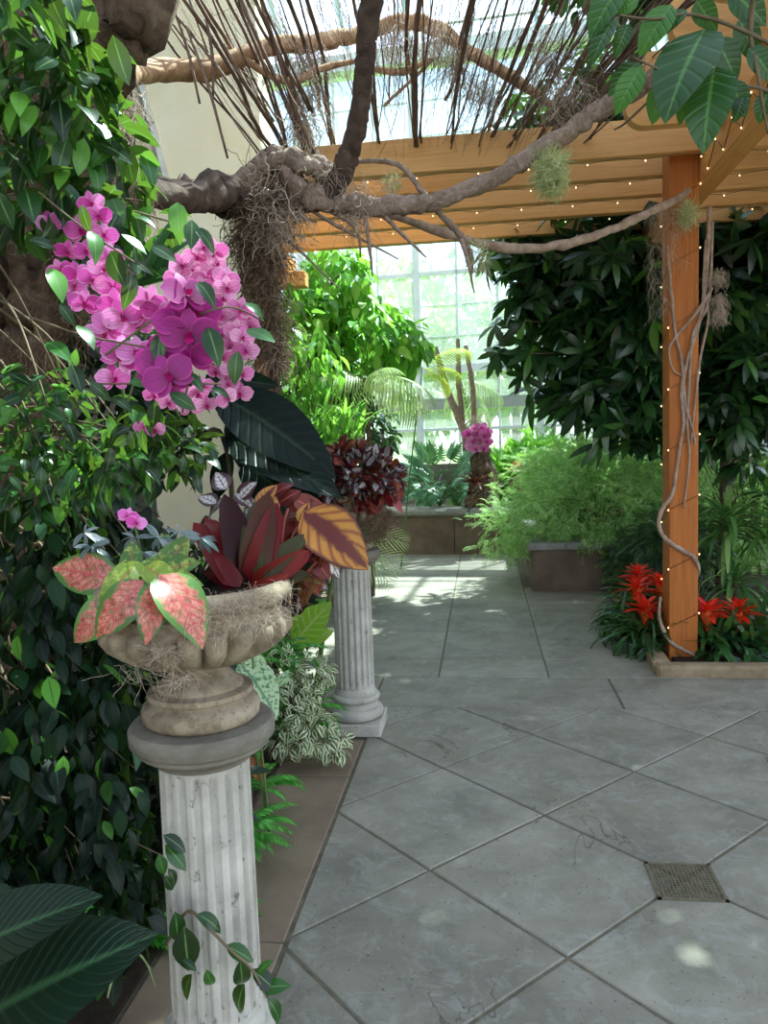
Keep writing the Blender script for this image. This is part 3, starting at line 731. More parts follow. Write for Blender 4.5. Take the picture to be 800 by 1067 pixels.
# cane canopy leaning on the pergola and rising over the path
cn = thing('cane_canopy', 'canopy of dry brown canes fanning up over the path from the cedar rafters', 'canes', P(420, 165, 5.65))
R = random.Random(11)
cnt = 0
fine = B(); groups = [268, 285, 300, 322, 328, 345, 398, 404, 432, 440, 468, 480, 500, 515, 522, 555, 566, 576, 590]
for k in range(74):
    bx = R.choice(groups)+R.gauss(0, 3.5); dy = R.uniform(0, 8)
    kx = R.uniform(1.15, 1.85)
    by = 160+dy if bx > 340 else 150+dy*2
    if R.random() < .25: by -= R.uniform(15, 60)
    yb = 5.62+R.uniform(0, .15)
    p0 = P(bx, by, yb if bx > 330 else R.uniform(4.5, 5.2)); 
    ty = -R.uniform(40, 160); tx = bx+(bx-425)*(.0040 if bx < 400 else .0056)*(by-ty)*R.uniform(.8, 1.25)+R.gauss(0, 10)
    p2 = P(tx, ty, R.uniform(3.3, 3.9)); mid = (p0+p2)/2+np.array([R.gauss(0, .05), 0, R.gauss(0, .05)])
    r = R.choice([.004, .005, .006, .008, .01, .013])
    b = B(); b.tube([p0, p0*.7+mid*.3+np.array([R.gauss(0, .012), 0, R.gauss(0, .012)]), mid, p2], [r, r*1.1, r, r*.8], 5, smooth=4, wob=.15, seed=k); b.build('cane', M_cane, cn, smooth=True)
for k in range(340):
    bx = R.uniform(262, 600); by = R.uniform(60, 165); ty = by-R.uniform(60, 240); tx = bx+(bx-425)*.005*(by-ty)*R.uniform(.6, 1.3)+R.gauss(0, 22)
    y0 = R.uniform(4.6, 5.6); p0 = P(bx, by, y0); p2 = P(tx, ty, y0-R.uniform(.3, 1.2)); m_ = (p0+p2)/2+np.array([R.gauss(0, .06), 0, R.gauss(0, .06)])
    fine.tube([p0, m_, p2], [.001, .0022, .0015], 3, smooth=3)
o = fine.build('fine_twigs', M_fine, cn, smooth=True); tag(o, kind='stuff')
for k, (a, b_) in enumerate([((178, 0), (208, 108)), ((195, 30), (237, 165)), ((215, 20), (222, 100)), ((170, 0), (262, 120))]):
    b = B(); b.tube([P(*a, 4.0), P((a[0]+b_[0])/2+3, (a[1]+b_[1])/2, 4.05), P(*b_, 4.1)], [.008, .009, .007], 5, smooth=4); b.build('cane', M_cane, cn, smooth=True)

# vines down the cedar post
vn = thing('dry_vine', 'dry pinkish vine stems twining down the tall cedar post', 'vine', (PX1, PY0, 0))
YF = PY0-.02
def vt(pp, r, seed): return tb('stem', [P(x, y, YF if y_ is None else y_) for x, y, y_ in pp], r, M_vine, vn, 8, 2, .1, 10, .08, seed)
vt([(739, 215, PY0+.1), (737, 260, PY0+.05), (733, 310, PY0), (726, 345, PY0-.02), (716, 375, None), (710, 410, None), (712, 440, None), (706, 480, None), (700, 515, None), (690, 530, PY0), (686, 545, PY0), (692, 560, PY0-.01), (708, 572, None), (722, 580, None), (728, 592, PY0), (726, 604, PY0+.1)], [.014, .016, .013, .012, .012, .012, .012, .011, .012, .015, .017, .017, .016, .014, .011, .008], 41)
vt([(742, 230, PY0+.1), (740, 290, PY0+.05), (736, 320, PY0), (722, 350, PY0-.02), (718, 400, None), (716, 440, None), (718, 480, None), (712, 530, None)], [.01, .012, .011, .011, .01, .009, .008, .006], 42)
vt([(695, 255, None), (700, 310, None), (704, 350, None), (710, 375, None), (714, 420, None), (722, 450, None), (726, 480, PY0+.05)], [.008, .01, .01, .01, .01, .009, .006], 43)
vt([(742, 300, PY0), (726, 325, PY0-.03), (705, 350, None), (697, 365, None), (701, 385, None), (712, 392, None)], [.01, .01, .009, .007, .006, .004], 44)
vt([(688, 622, PY0), (687, 645, PY0), (697, 667, None), (712, 677, None), (722, 682, None), (728, 690, None)], [.008, .012, .013, .012, .012, .008], 45)
vt([(735, 250, PY0+.02), (733, 300, PY0), (738, 330, PY0), (730, 370, PY0), (724, 420, None), (720, 460, None)], [.008, .009, .009, .009, .008, .006], 46)
sm_ = thing('spanish_moss', 'wispy pale moss hanging from the liana end at the top of the cedar post', 'moss', P(690, 215, 5.4))
pts = [P(rng.uniform(674, 716), 205+rng.uniform(0, 22), 5.42+rng.uniform(-.06, .06)) for _ in range(110)]
for x, n_ in ((679, 60), (686, 40), (692, 60), (700, 50), (712, 14)):
    pts += [P(x+rng.normal()*2.5, rng.uniform(205, 325 if x < 696 else 275), 5.42+rng.uniform(-.03, .03)) for _ in range(n_*2)]
build_t('strand', hair(pts, (.05, .14), (0, 0, -1.2), .5, .6), M_moss, sm_)
moss_at([(748, 285, 5.5, .03), (750, 310, 5.5, .025), (749, 325, 5.5, .02)], parent=vn, n=120, lens=(.05, .15))
def airplant(px, py, Y, rr, label, n=420, long=1):
    c = P(px, py, Y); t = thing('air_plant', label, 'plant', c, None)
    d = rnd_dir(n); ch = []
    for k, lf in enumerate([leaf_t(8, .035, 2.6, .2, .4), leaf_t(8, .03, 1.6, .2, .4), leaf_t(8, .03, 3.6, .2, .4)]):
        q = slice(k, None, 3); M = mats4((c+d*rr*np.array([.5, .5, .75*long])*rng.uniform(.3, 1, (n, 1)))[q], (d+rnd_dir(n)*.7+np.array([0, 0, -.3]))[q], rnd_dir(len(d[q])), rng.uniform(.5, 1.1, len(d[q]))*rr*1.3)
        ch.append(scatter(lf, M))
    build_t('leaves', ch, M_air, t)
    build_t('rootlets', hair(list(c+rnd_dir(120)*rr*np.array([.5, .5, .7*long])), (.05, .12), (0, 0, -.6), .8, .8), M_moss, t); return t
airplant(574, 180, 4.1, .11, 'large tufted green air plant hanging on the middle of the arching liana', 900, 1.25)
airplant(716, 224, 5.4, .09, 'small round air plant tucked at the top of the cedar post', 420)
airplant(497, 268, 4.3, .09, 'spiky pale air plant hanging below the thin liana against the glass', 160, 1.2)
airplant(408, 190, 4.35, .08, 'straw coloured air plant on the rafter behind the knotted liana', 110, .8)

# ------------------------------------------------------------------ leaf materials
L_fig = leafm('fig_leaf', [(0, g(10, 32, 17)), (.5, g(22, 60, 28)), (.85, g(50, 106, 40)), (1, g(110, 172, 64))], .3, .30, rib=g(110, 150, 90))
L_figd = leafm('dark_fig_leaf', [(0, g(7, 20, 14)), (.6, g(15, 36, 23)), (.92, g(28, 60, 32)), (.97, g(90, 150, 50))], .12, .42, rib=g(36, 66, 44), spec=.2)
L_deep = leafm('inner_shade_leaf', [(0, g(8, 22, 15)), (1, g(20, 44, 26))], .1, .5)  # leaf colour darkened to stand for shade deep inside the fig
L_sch = leafm('umbrella_tree_leaf', [(0, g(20, 44, 28)), (.6, g(34, 66, 38)), (.9, g(54, 96, 44)), (1, g(92, 140, 50))], .22, .28, rib=g(70, 110, 60), tcol=(.2, .5, .05))
L_bright = leafm('bright_leaf', [(0, g(60, 130, 44)), (.5, g(96, 172, 60)), (1, g(160, 214, 90))], .5, .35, vein=(7, g(130, 190, 90), .3), rib=g(170, 210, 120))
L_feather = leafm('feathery_leaf', [(0, g(104, 160, 86)), (.5, g(160, 206, 124)), (1, g(214, 236, 170))], .45, .6)
L_fern = leafm('fern_leaf', [(0, g(40, 120, 40)), (.5, g(70, 160, 56)), (1, g(110, 196, 76))], .4, .5)
L_palm = leafm('palm_leaf', [(0, g(150, 186, 110)), (.6, g(206, 226, 160)), (1, g(236, 242, 196))], .55, .4)
L_palmy = leafm('yellow_palm_leaf', [(0, g(170, 190, 50)), (1, g(226, 230, 90))], .6, .4)
L_big = leafm('large_dark_leaf', [(0, g(8, 20, 15)), (1, g(14, 28, 20))], .03, .3, vein=(11, g(26, 38, 30), .3), rib=g(40, 54, 38), spec=.12, tcol=(.1, .3, .05))
L_banana = leafm('broad_leaf', [(0, g(9, 32, 22)), (1, g(13, 40, 27))], .06, .4, vein=(22, g(30, 66, 44), .3), rib=g(60, 96, 62))
L_yellow = leafm('lime_leaf', [(0, g(150, 210, 50)), (1, g(196, 232, 84))], .5, .35, vein=(8, g(226, 240, 150), .5), rib=g(226, 240, 150))
L_drac = leafm('dracaena_leaf', [(0, g(44, 92, 44)), (.6, g(80, 132, 66)), (1, g(150, 184, 110))], .3, .35)
L_dgreen = leafm('strap_leaf', [(0, g(26, 62, 36)), (1, g(64, 112, 56))], .25, .3)
L_red = leafm('red_bract', [(0, g(214, 20, 26)), (.6, g(240, 44, 30)), (1, g(250, 90, 50))], .35, .35, tcol=(1, .15, .02))
L_mon = leafm('split_leaf', [(0, g(44, 98, 66)), (1, g(110, 160, 118))], .25, .3)
def varieg(t, c, U, Vv):
    k = math_(t, 'ADD', U, math_(t, 'MULTIPLY', noise(t, 90, 3), .9)); e = ramp(t, [(.86, (0, 0, 0)), (1.0, (1, 1, 1))], k); return mixc(t, c, g(232, 234, 196), e)
L_var = leafm('variegated_leaf', [(0, g(60, 92, 58)), (1, g(104, 136, 84))], .3, .4, pat=varieg, tcol=False)
def aglao(t, c, U, Vv):
    n = noise(t, 55, 5, .75); n2 = noise(t, 16, 3, .6)
    edge = math_(t, 'ADD', math_(t, 'MULTIPLY', U, 1.0), math_(t, 'MULTIPLY_ADD', n2, 1.8, -.9))
    e = ramp(t, [(.60, (0, 0, 0)), (.80, (1, 1, 1))], edge)
    pk = ramp(t, [(.36, g(140, 50, 50)), (.48, g(206, 112, 100)), (.66, g(222, 156, 136))], n)
    c2 = mixc(t, pk, c, e); sp = ramp(t, [(.52, (0, 0, 0)), (.58, (1, 1, 1))], noise(t, 90, 4, .8)); c2 = mixc(t, c2, c, math_(t, 'MULTIPLY', sp, .7))
    ph = math_(t, 'MULTIPLY', math_(t, 'SUBTRACT', Vv, math_(t, 'MULTIPLY', U, .25)), 9*2*pi)
    w_ = math_(t, 'POWER', math_(t, 'MULTIPLY_ADD', math_(t, 'SINE', ph), .5, .5), 10.0)
    return mixc(t, c2, g(176, 60, 60), math_(t, 'MULTIPLY', w_, math_(t, 'SUBTRACT', .8, e, clamp=True)))
L_agl = leafm('pink_leaf', [(0, g(58, 100, 46)), (1, g(92, 138, 56))], .15, .32, pat=aglao, rib=g(196, 84, 84), tcol=False)
def aglg(t, c, U, Vv):
    e = ramp(t, [(.5, (0, 0, 0)), (.6, (1, 1, 1))], noise(t, 50, 5, .75)); return mixc(t, c, g(190, 200, 90), math_(t, 'MULTIPLY', e, .7))
L_aglg = leafm('mottled_green_leaf', [(0, g(44, 96, 36)), (1, g(130, 156, 56))], .3, .32, pat=aglg, rib=g(170, 90, 70))
def rex(t, c, U, Vv):
    e = ramp(t, [(.45, (0, 0, 0)), (.58, (1, 1, 1))], math_(t, 'ADD', math_(t, 'MULTIPLY', U, .5), math_(t, 'MULTIPLY', noise(t, 26, 3), .6)))
    c = mixc(t, c, g(64, 30, 36), e)
    ph = math_(t, 'MULTIPLY', math_(t, 'SUBTRACT', Vv, math_(t, 'MULTIPLY', U, .3)), 5*2*pi); w_ = math_(t, 'POWER', math_(t, 'MULTIPLY_ADD', math_(t, 'SINE', ph), .5, .5), 8.0)
    return mixc(t, c, g(60, 40, 44), math_(t, 'MULTIPLY', w_, .8))
L_rexs = leafm('silver_begonia_leaf', [(0, g(140, 136, 130)), (1, g(214, 208, 206))], .15, .4, pat=rex, rib=g(70, 40, 46), tcol=False)
def rexm(t, c, U, Vv):
    e = ramp(t, [(.52, (0, 0, 0)), (.62, (1, 1, 1))], noise(t, 30, 4, .7)); return mixc(t, c, g(56, 24, 26), math_(t, 'MULTIPLY', e, .8))
L_rexm = leafm('maroon_begonia_leaf', [(0, g(70, 22, 26)), (.5, g(110, 40, 38)), (.75, g(128, 70, 50)), (1, g(112, 112, 70))], .2, .4, spec=.25, pat=rexm, rib=g(180, 90, 80), tcol=(.8, .2, .1))
def yb(t, c, U, Vv):
    n = math_(t, 'MULTIPLY_ADD', noise(t, 40, 4, .7), .5, -.25)
    ph = math_(t, 'MULTIPLY', math_(t, 'SUBTRACT', Vv, math_(t, 'MULTIPLY', U, .35)), 6*2*pi); w_ = math_(t, 'POWER', math_(t, 'MULTIPLY_ADD', math_(t, 'SINE', ph), .5, .5), 3.0)
    c = mixc(t, c, g(120, 40, 20), math_(t, 'MULTIPLY', w_, .85))
    k = ramp(t, [(.22, (1, 1, 1)), (.42, (0, 0, 0))], math_(t, 'ADD', U, n)); c = mixc(t, c, g(92, 14, 18), k)
    e = ramp(t, [(.84, (0, 0, 0)), (.95, (1, 1, 1))], math_(t, 'ADD', U, math_(t, 'MULTIPLY', n, .4))); return mixc(t, c, g(80, 22, 20), e)
L_yb = leafm('yellow_begonia_leaf', [(0, g(178, 112, 34)), (1, g(204, 150, 60))], .3, .4, pat=yb, tcol=(.9, .5, .05))
L_brom = leafm('burgundy_leaf', [(0, g(40, 16, 18)), (.4, g(92, 22, 24)), (.6, g(112, 34, 28)), (.8, g(50, 44, 30)), (1, g(66, 68, 38))], .14, .3, tcol=(.9, .12, .05), spec=.15)
L_silver = leafm('silver_purple_leaf', [(0, g(70, 92, 88)), (1, g(130, 140, 140))], .1, .35, rib=g(70, 50, 80), tcol=False)
L_brown = leafm('dead_leaf', [(0, g(120, 72, 36)), (1, g(160, 104, 60))], .2, .6, tcol=False)
M_stem = surf('green_stem', [(.3, g(70, 96, 50)), (.7, g(110, 130, 72))], 9, .6, 0)
M_twig = surf('leafy_twig', [(.3, g(84, 72, 54)), (.7, g(126, 110, 84))], 9, .8, 0)

# leaf templates
T_ov = [leaf_t(5, .44, .7, .18, .78, .9), leaf_t(5, .40, .3, .22, .78, .9), leaf_t(5, .46, 1.1, .12, .8, .9)]
T_fig = [leaf_t(6, .46, .7, .16, .82, .95), leaf_t(6, .42, 1.1, .25, .8, .95), leaf_t(6, .5, .4, .1, .85, .95)]
T_thin = [leaf_t(5, .26, .6, .2, .9, .9), leaf_t(5, .24, 1.0, .2, .9, .9)]
T_lance = [leaf_t(8, .10, 1.5, .35, .6, .6), leaf_t(8, .09, 2.2, .35, .6, .6), leaf_t(8, .11, .9, .35, .6, .6)]
lf_l = leaf_t(4, .27, .5, .12, .95, .9)
def palmate(n=8, tilt=-.35): return radial(lf_l, n, tilt, 1, .12)
T_sch = [palmate(7, -.25), palmate(8, -.6), palmate(9, -.1), palmate(7, -.9)]
def frond(npair=14, length=1.0, pin=.22, w=.22, droop=.9, ang=1.1, leaf=None, taper=True, vfold=.2):
    leaf = leaf or leaf_t(3, w, .4, .1, .9, .8); parts = []; pos = np.array([0, 0, 0.0]); st = length/npair
    for i in range(npair):
        t_ = (i+.5)/npair; a = -droop*t_*t_; d = np.array([0, cos(a), sin(a)]); pos = pos+d*st
        s_ = pin*(sin(pi*(.12+.88*t_))**.6 if taper else 1-.5*t_)
        s_ = max(s_, .02)
        for sd_ in (-1, 1):
            an = ang*(1-.45*t_); dd = np.array([sd_*sin(an), cos(an)*d[1], cos(an)*d[2]-vfold]); up = np.array([sd_*.15, -sin(a), cos(a)])
            parts.append((leaf, mat4(pos, dd, up, s_)))
    # rachis
    rs = leaf_t(8, .018, droop*1.0, 0, .3, .3); parts.append((rs, mat4((0, 0, 0), (0, 1, .0), (0, 0, 1), length)))
    return combine(parts)
T_fern = [frond(18, 1, .17, .3, 1.0), frond(16, 1, .2, .3, 1.5), frond(18, 1, .16, .3, .6)]
T_feath = [frond(7, 1, .38, .16, .6, .9), frond(6, 1, .42, .14, 1.1, .8)]
T_palm = frond(21, 1, .5, .04, 1.2, 1.15, leaf_t(5, .06, .9, .2, .6, .5), vfold=.35)
def split_leaf():
    parts = []; n = 7; lf = leaf_t(4, .22, .4, .12, .8, .7)
    for i in range(n):
        t_ = i/n
        for s_ in (-1, 1): parts.append((lf, mat4((0, t_*.75, 0), (s_*1.0, .25+.9*t_, -.1), (0, 0, 1), .50*(1-.45*t_))))
    parts.append((leaf_t(5, .28, .3, .05, .7), mat4((0, -.05, 0), (0, 1, 0), (0, 0, 1), 1.1))); return combine(parts)
T_split = split_leaf()

def bush(name, label, cat, loc, es, n, tm, size, mat, twigs=30, group=None, part='foliage', stem=.006, root=None, **kw):
    r = thing(name, label, cat, loc, group)
    build_t(part, foliage(es, n, tm, size, **kw), mat, r)
    if twigs:
        b = B(); p, d = sample_ell(es, twigs, .6); base = np.array(root if root is not None else loc, float)
        for q in p: m_ = (q+base)/2+rng.normal(size=3)*.08*np.linalg.norm(q-base)+np.array([0, 0, .05]); b.tube([base, m_, q], [stem*2, stem, stem*.4], 5, smooth=4)
        b.build('stem', M_twig, r, smooth=True)
    return r
def onfloor(px, Y): p = P(px, 600, Y); return np.array([p[0], Y, 0.0])

# ------------------------------------------------------------------ the weeping fig curtain on the left
r = thing('weeping_fig', 'large weeping fig whose glossy leaves curtain the whole left side of the picture', 'fig tree', onfloor(20, 2.25))
upper = [ell(25, 60, 1.9, 70, 90, .35), ell(70, 110, 2.0, 60, 75, .3), ell(20, 190, 1.9, 60, 70, .3), ell(110, 175, 2.1, 40, 70, .25), ell(70, 230, 2.1, 55, 50, .2), ell(140, 235, 2.2, 40, 30, .2), ell(35, 0, 1.8, 70, 50, .3)]
build_t('foliage', foliage(upper, 440, T_fig, (.08, .13), .3, .5, .6, 1.2, .2), L_fig, r)
mid = [ell(45, 420, 2.15, 45, 45, .25), ell(110, 480, 2.1, 75, 38, .25), ell(45, 500, 2.1, 60, 60, .3), ell(150, 440, 2.1, 40, 25, .2), ell(190, 470, 2.2, 30, 30, .2)]
build_t('foliage', foliage(mid, 520, T_fig, (.05, .09), .4, .5, .6, 1.0, .2), L_fig, r)
low = [ell(50, 600, 2.1, 65, 90, .3), ell(45, 760, 2.05, 70, 110, .3), ell(120, 700, 2.25, 45, 60, .2), ell(110, 830, 2.1, 50, 70, .25), ell(120, 930, 2.0, 60, 80, .25), ell(40, 900, 2.0, 60, 80, .3), ell(150, 610, 2.3, 45, 40, .2)]
build_t('foliage', foliage(low, 1500, T_fig, (.06, .11), .3, .8, .55, 1.0, .15), L_figd, r)  # darker leaf copy: shade low in the curtain put into the colour
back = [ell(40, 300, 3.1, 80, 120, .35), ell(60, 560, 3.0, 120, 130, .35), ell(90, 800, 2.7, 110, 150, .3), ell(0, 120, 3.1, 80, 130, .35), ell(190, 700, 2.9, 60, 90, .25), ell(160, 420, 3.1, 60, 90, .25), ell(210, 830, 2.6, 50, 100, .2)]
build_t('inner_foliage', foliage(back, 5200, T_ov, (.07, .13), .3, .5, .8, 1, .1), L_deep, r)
b = B(); pts, _ = sample_ell(upper+mid+low, 110, .3)
for q in pts:
    st_ = np.array([-1.6-rng.uniform(0, .3), 2.3+rng.uniform(-.2, .3), q[2]+rng.uniform(-.1, .7)]); m_ = (q+st_)/2+np.array([0, 0, .06]); b.tube([st_, m_, q], [.006, .004, .0018], 5, smooth=4)
for k in range(5):
    x = -1.75-.1*k; b.tube([(x, 2.3+.07*k, 0), (x+.04, 2.3, .8), (x-.05, 2.35, 1.6), (x+.05, 2.4, 2.6), (x, 2.4, 3.4)], [.03, .025, .022, .02, .01], 8, smooth=5, wob=.1, seed=k)
b.build('branch', M_twig, r, smooth=True)
# canopy of the same fig overhead and behind the camera: shades the foreground
# sprig in front of the near pedestal
r = thing('fig_sprig', 'leafy fig sprig trailing across the foot of the nearest fluted pedestal', 'sprig', (P1[0]-.25, P1[1]-.1, 0))
st_ = [P(172, 985, 1.6), P(195, 950, 1.55), P(215, 965, 1.53), P(240, 990, 1.52), P(262, 1010, 1.52), P(278, 1040, 1.52)]
b = B(); b.tube(st_, [.004, .004, .004, .003, .003, .002], 6, smooth=5); b.build('stem', M_twig, r, smooth=True)
def placed(spots, Y, tm, mat, r, name='leaf', sx=1, flat=.5):
    for k, (x0, y0, x1, y1, *dz) in enumerate(spots):
        a = P(x0, y0, Y+(dz[0] if dz else 0)); e = P(x1, y1, Y+(dz[1] if len(dz) > 1 else (dz[0] if dz else 0))); L = np.linalg.norm(e-a)
        tc = -ray(x0, y0); nrm = tc/np.linalg.norm(tc)*(1-flat)+np.array([0, 0, flat])+rng.normal(size=3)*.15
        V, Q, U = tm[k % len(tm)]
        M = mat4((0, 0, 0), e-a, nrm, L*1.08, sx)
        W = V@M[:3, :3].T
        link(name, mesh_from(name, W, Q, U), mat, r, a-np.array(r.location))
placed([(182, 950, 188, 985), (205, 952, 235, 968), (192, 965, 196, 1015), (235, 985, 265, 1000), (250, 1000, 255, 1040), (262, 1010, 290, 1032), (200, 1015, 185, 1045), (215, 1010, 222, 1035), (270, 1030, 300, 1025), (255, 1025, 240, 1060), (278, 1040, 300, 1067), (190, 1000, 205, 1010), (268, 1015, 280, 1000), (175, 905, 188, 925), (165, 890, 172, 912), (170, 870, 195, 885), (172, 912, 182, 932), (172, 880, 195, 905)], 1.53, T_fig, L_fig, r)
# broad leaves bottom left
r = thing('broad_leaved_plant', 'pair of broad glossy dark leaves at the bottom left corner', 'plant', onfloor(-60, 1.3))
TB = [leaf_t(12, .46, .35, .14, .95, .8, cols=3)]
placed([(-130, 1130, 112, 962, 0, .05), (-120, 1040, 72, 918, .0, .08)], 1.35, TB, L_banana, r, flat=.75)
b = B(); b.tube([onfloor(-60, 1.3), P(-130, 1130, 1.35)], .012, 6); b.build('stem', M_stem, r)
r = thing('spider_plant', 'thin arching cream-striped leaves low beside the near pedestal', 'plant', P(100, 1000, 1.9)*np.array([1, 1, 0]))
for k, pp in enumerate([[(85, 1035), (100, 1000), (125, 985), (150, 1000), (162, 1028)], [(88, 1040), (92, 1010), (105, 990), (95, 1030)], [(85, 1040), (110, 990), (140, 990), (158, 1010)], [(86, 1045), (108, 1005), (118, 1010), (112, 1040)]]):
    c_ = catmull([P(x, y, 1.85-.02*i) for i, (x, y) in enumerate(pp)], 5); V = []; Q = []
    for i, q in enumerate(c_): wd = .006*sin(pi*min(.97, .12+i/len(c_)))**.5; V += [q+np.array([-wd, 0, wd*.4]), q+np.array([wd, 0, -wd*.4])]
    for i in range(len(c_)-1): Q.append((2*i, 2*i+1, 2*i+3, 2*i+2))
    V = np.array(V); Q = np.array(Q); build_t('leaf', [(V, Q, np.full((len(Q), 4, 2), .9))], L_palm, r)

# ferns
def fern(loc, label, n, size, bias=(0, 0, .3), spread=.9, mat=None, group='ferns under the pedestals'):
    r = thing('fern', label, 'fern', loc, group); d = rnd_dir(n, bias, spread); d[:, 2] = np.abs(d[:, 2])*.5+.08
    M = mats4(np.tile(loc, (n, 1))+rng.normal(size=(n, 3))*.02*np.array([1, 1, 0]), d, np.tile((0, 0, 1.0), (n, 1)), rng.uniform(size[0], size[1], n))
    ch = [scatter(T_fern[i], M[i::3]) for i in range(3) if len(M[i::3])]
    build_t('fronds', ch, mat or L_fern, r); return r
fern((-1.00, 2.75, .12), 'bright fern spilling onto the brown border behind the near pedestal', 16, (.2, .34), (.5, -.1, .1), .6)
fern((-1.00, 3.1, .15), 'fern between the near pedestal and the brown dead leaf', 12, (.18, .28), (.4, -.2, .1), .7)
fern((-.98, 2.35, .05), 'small bright fern beside the near pedestal shaft on the brown border', 12, (.16, .26), (.5, -.1, .1), .6)
fern((-1.18, 2.2, .03), 'dark fern low on the left of the near pedestal foot', 14, (.18, .3))
fern((-1.02, 3.85, .18), 'bright fern leaning from the variegated shrub to the second pedestal base', 13, (.22, .36), (.5, -.3, .1), .6)
fern((-1.2, 4.1, .45), 'tall fern behind the variegated shrub', 22, (.25, .4), (.1, -.2, .3), .9)
fern((-1.25, 3.6, .55), 'fern just right of the urn bowl under the lime leaf', 18, (.2, .36), (.2, -.2, .2), .9)
# variegated shrub
bush('variegated_fig', 'cream and green variegated shrub between the two pedestals', 'shrub', (-1.1, 3.75, 0), [ell(300, 735, 3.75, 38, 30, .15), ell(325, 760, 3.6, 30, 24, .12), ell(290, 700, 3.9, 35, 26, .15), ell(328, 700, 3.95, 22, 18, .12), ell(300, 770, 3.6, 25, 20, .1), ell(345, 775, 3.65, 20, 14, .1)], 980, T_ov, (.04, .07), L_var, 30, droop=.5, out=.7)
r = thing('caladium', 'pale green speckled broad leaves beside the urn foot', 'plant', onfloor(268, 3.0))
placed([(250, 690, 290, 740, 0, -.1), (262, 680, 272, 712), (290, 715, 300, 700)], 3.0, [leaf_t(8, .62, .6, .1, .7, .9, cols=2)], leafm('speckled_leaf', [(0, g(170, 200, 150)), (1, g(200, 222, 176))], .3, .4, pat=lambda t, c, U, V_: mixc(t, c, g(90, 140, 90), ramp(t, [(.5, (0, 0, 0)), (.58, (1, 1, 1))], noise(t, 70, 3))), rib=g(90, 130, 90), tcol=False), r)
b = B(); b.tube([onfloor(268, 3.0), P(250, 690, 3.0)], .006, 5); b.tube([onfloor(268, 3.0), P(262, 680, 3.0)], .006, 5); b.build('stem', M_stem, r)
r = thing('dead_leaf', 'curled brown dead leaf resting on the border below the variegated shrub', 'leaf', P(262, 790, 3.0))
placed([(258, 788, 282, 818), (262, 792, 270, 815)], 3.0, [leaf_t(6, .4, 1.2, .5, .8)], L_brown, r)
r = thing('lime_leaved_plant', 'lime yellow ribbed leaf glowing between the urn and the second pedestal', 'plant', onfloor(320, 4.6))
placed([(302, 676, 340, 628, 0, .1), (312, 672, 345, 655, 0, .1)], 4.5, [leaf_t(8, .6, .3, .14, .8, .85, cols=2)], L_yellow, r)
b = B(); b.tube([onfloor(320, 4.6), P(302, 676, 4.5)], .006, 5); b.build('stem', M_stem, r)
bush('foliage_plant', 'mixed dark green leafy planting behind the second pedestal', 'plant', (-1.5, 5.0, 0), [ell(280, 640, 5.0, 60, 60, .4), ell(300, 560, 5.4, 50, 50, .4), ell(240, 600, 4.2, 40, 60, .3)], 1500, T_ov, (.06, .12), L_figd, 40)

# ------------------------------------------------------------------ plants of the near urn
UX, UY, UZ = U1[0], U1[1], U1[2]+.30
up_ = (P(265, 615, UY+.02))
r = thing('burgundy_bromeliad', 'burgundy bromeliad with broad strap leaves in the near urn', 'bromeliad', P(258, 622, UY+.02))
placed([(250, 612, 205, 540), (255, 610, 215, 560), (255, 608, 240, 515), (262, 606, 262, 520), (262, 608, 290, 530), (265, 608, 315, 555), (262, 612, 320, 578), (258, 614, 318, 592), (250, 615, 212, 590), (256, 606, 228, 528), (262, 606, 278, 516), (258, 615, 300, 602, -.05), (250, 612, 225, 575, -.08), (265, 606, 250, 532, .06), (262, 610, 300, 545, .08)], UY+.02, [leaf_t(8, .34, .7, .35, .6, .42, cols=1), leaf_t(8, .28, 1.0, .3, .55, .4)], L_brom, r, flat=.15)
r = thing('pink_aglaonema', 'pink and green mottled broad-leaved plant spilling over the left rim of the near urn', 'plant', P(150, 620, UY))
TA = [leaf_t(9, .52, .7, .14, .75, .8, cols=2, wave=.05), leaf_t(9, .56, 1.0, .12, .75, .8, cols=2, wave=.05)]
placed([(125, 606, 47, 586, -.04, -.06), (128, 622, 70, 666, -.12, -.2), (150, 605, 95, 662, -.2, -.26), (166, 598, 218, 650, -.2, -.28), (160, 606, 158, 664, -.22, -.29)], UY, TA, L_agl, r, flat=.3)
placed([(140, 590, 110, 622, -.1, -.2), (150, 612, 165, 570, -.1, -.06), (160, 598, 202, 582, -.1), (135, 605, 140, 565, -.08), (165, 605, 192, 560, -.06), (150, 600, 125, 580, -.1), (170, 602, 208, 606, -.15), (150, 590, 182, 606, -.18, -.22), (180, 640, 195, 655, -.2)], UY, TA, L_aglg, r, flat=.25)
b = B()
for x, y in ((118, 610), (140, 605), (168, 600), (155, 610)): b.tube([P(185, 640, UY), P(x, y, UY-.03)], .005, 5)
b.build('stem', M_stem, r)
r = thing('silver_spurge', 'small silvery purple leaved plant at the back left of the near urn', 'plant', P(110, 590, UY))
pp = []
for cx, cy in ((88, 555), (95, 570), (150, 545), (140, 560), (165, 560), (115, 565), (185, 555), (150, 575), (210, 560)):
    for k in range(6): a = rng.uniform(0, 2*pi); pp.append((cx, cy, cx+cos(a)*24, cy+sin(a)*13+4, rng.uniform(-.03, .05)))
placed(pp, UY-.02, T_thin, L_silver, r)
bush('filler_foliage', 'small mixed dark leaves filling the back of the near urn', 'plant', P(200, 620, UY+.1), [ell(180, 585, UY+.12, 60, 25, .08), ell(270, 580, UY+.15, 50, 28, .08)], 260, T_ov, (.03, .06), L_figd, 10, stem=.002)
T_beg = [leaf_t(8, .85, .5, .12, .72, .75, cols=2, wave=.08), leaf_t(8, .75, .8, .16, .72, .75, cols=2, wave=.1)]
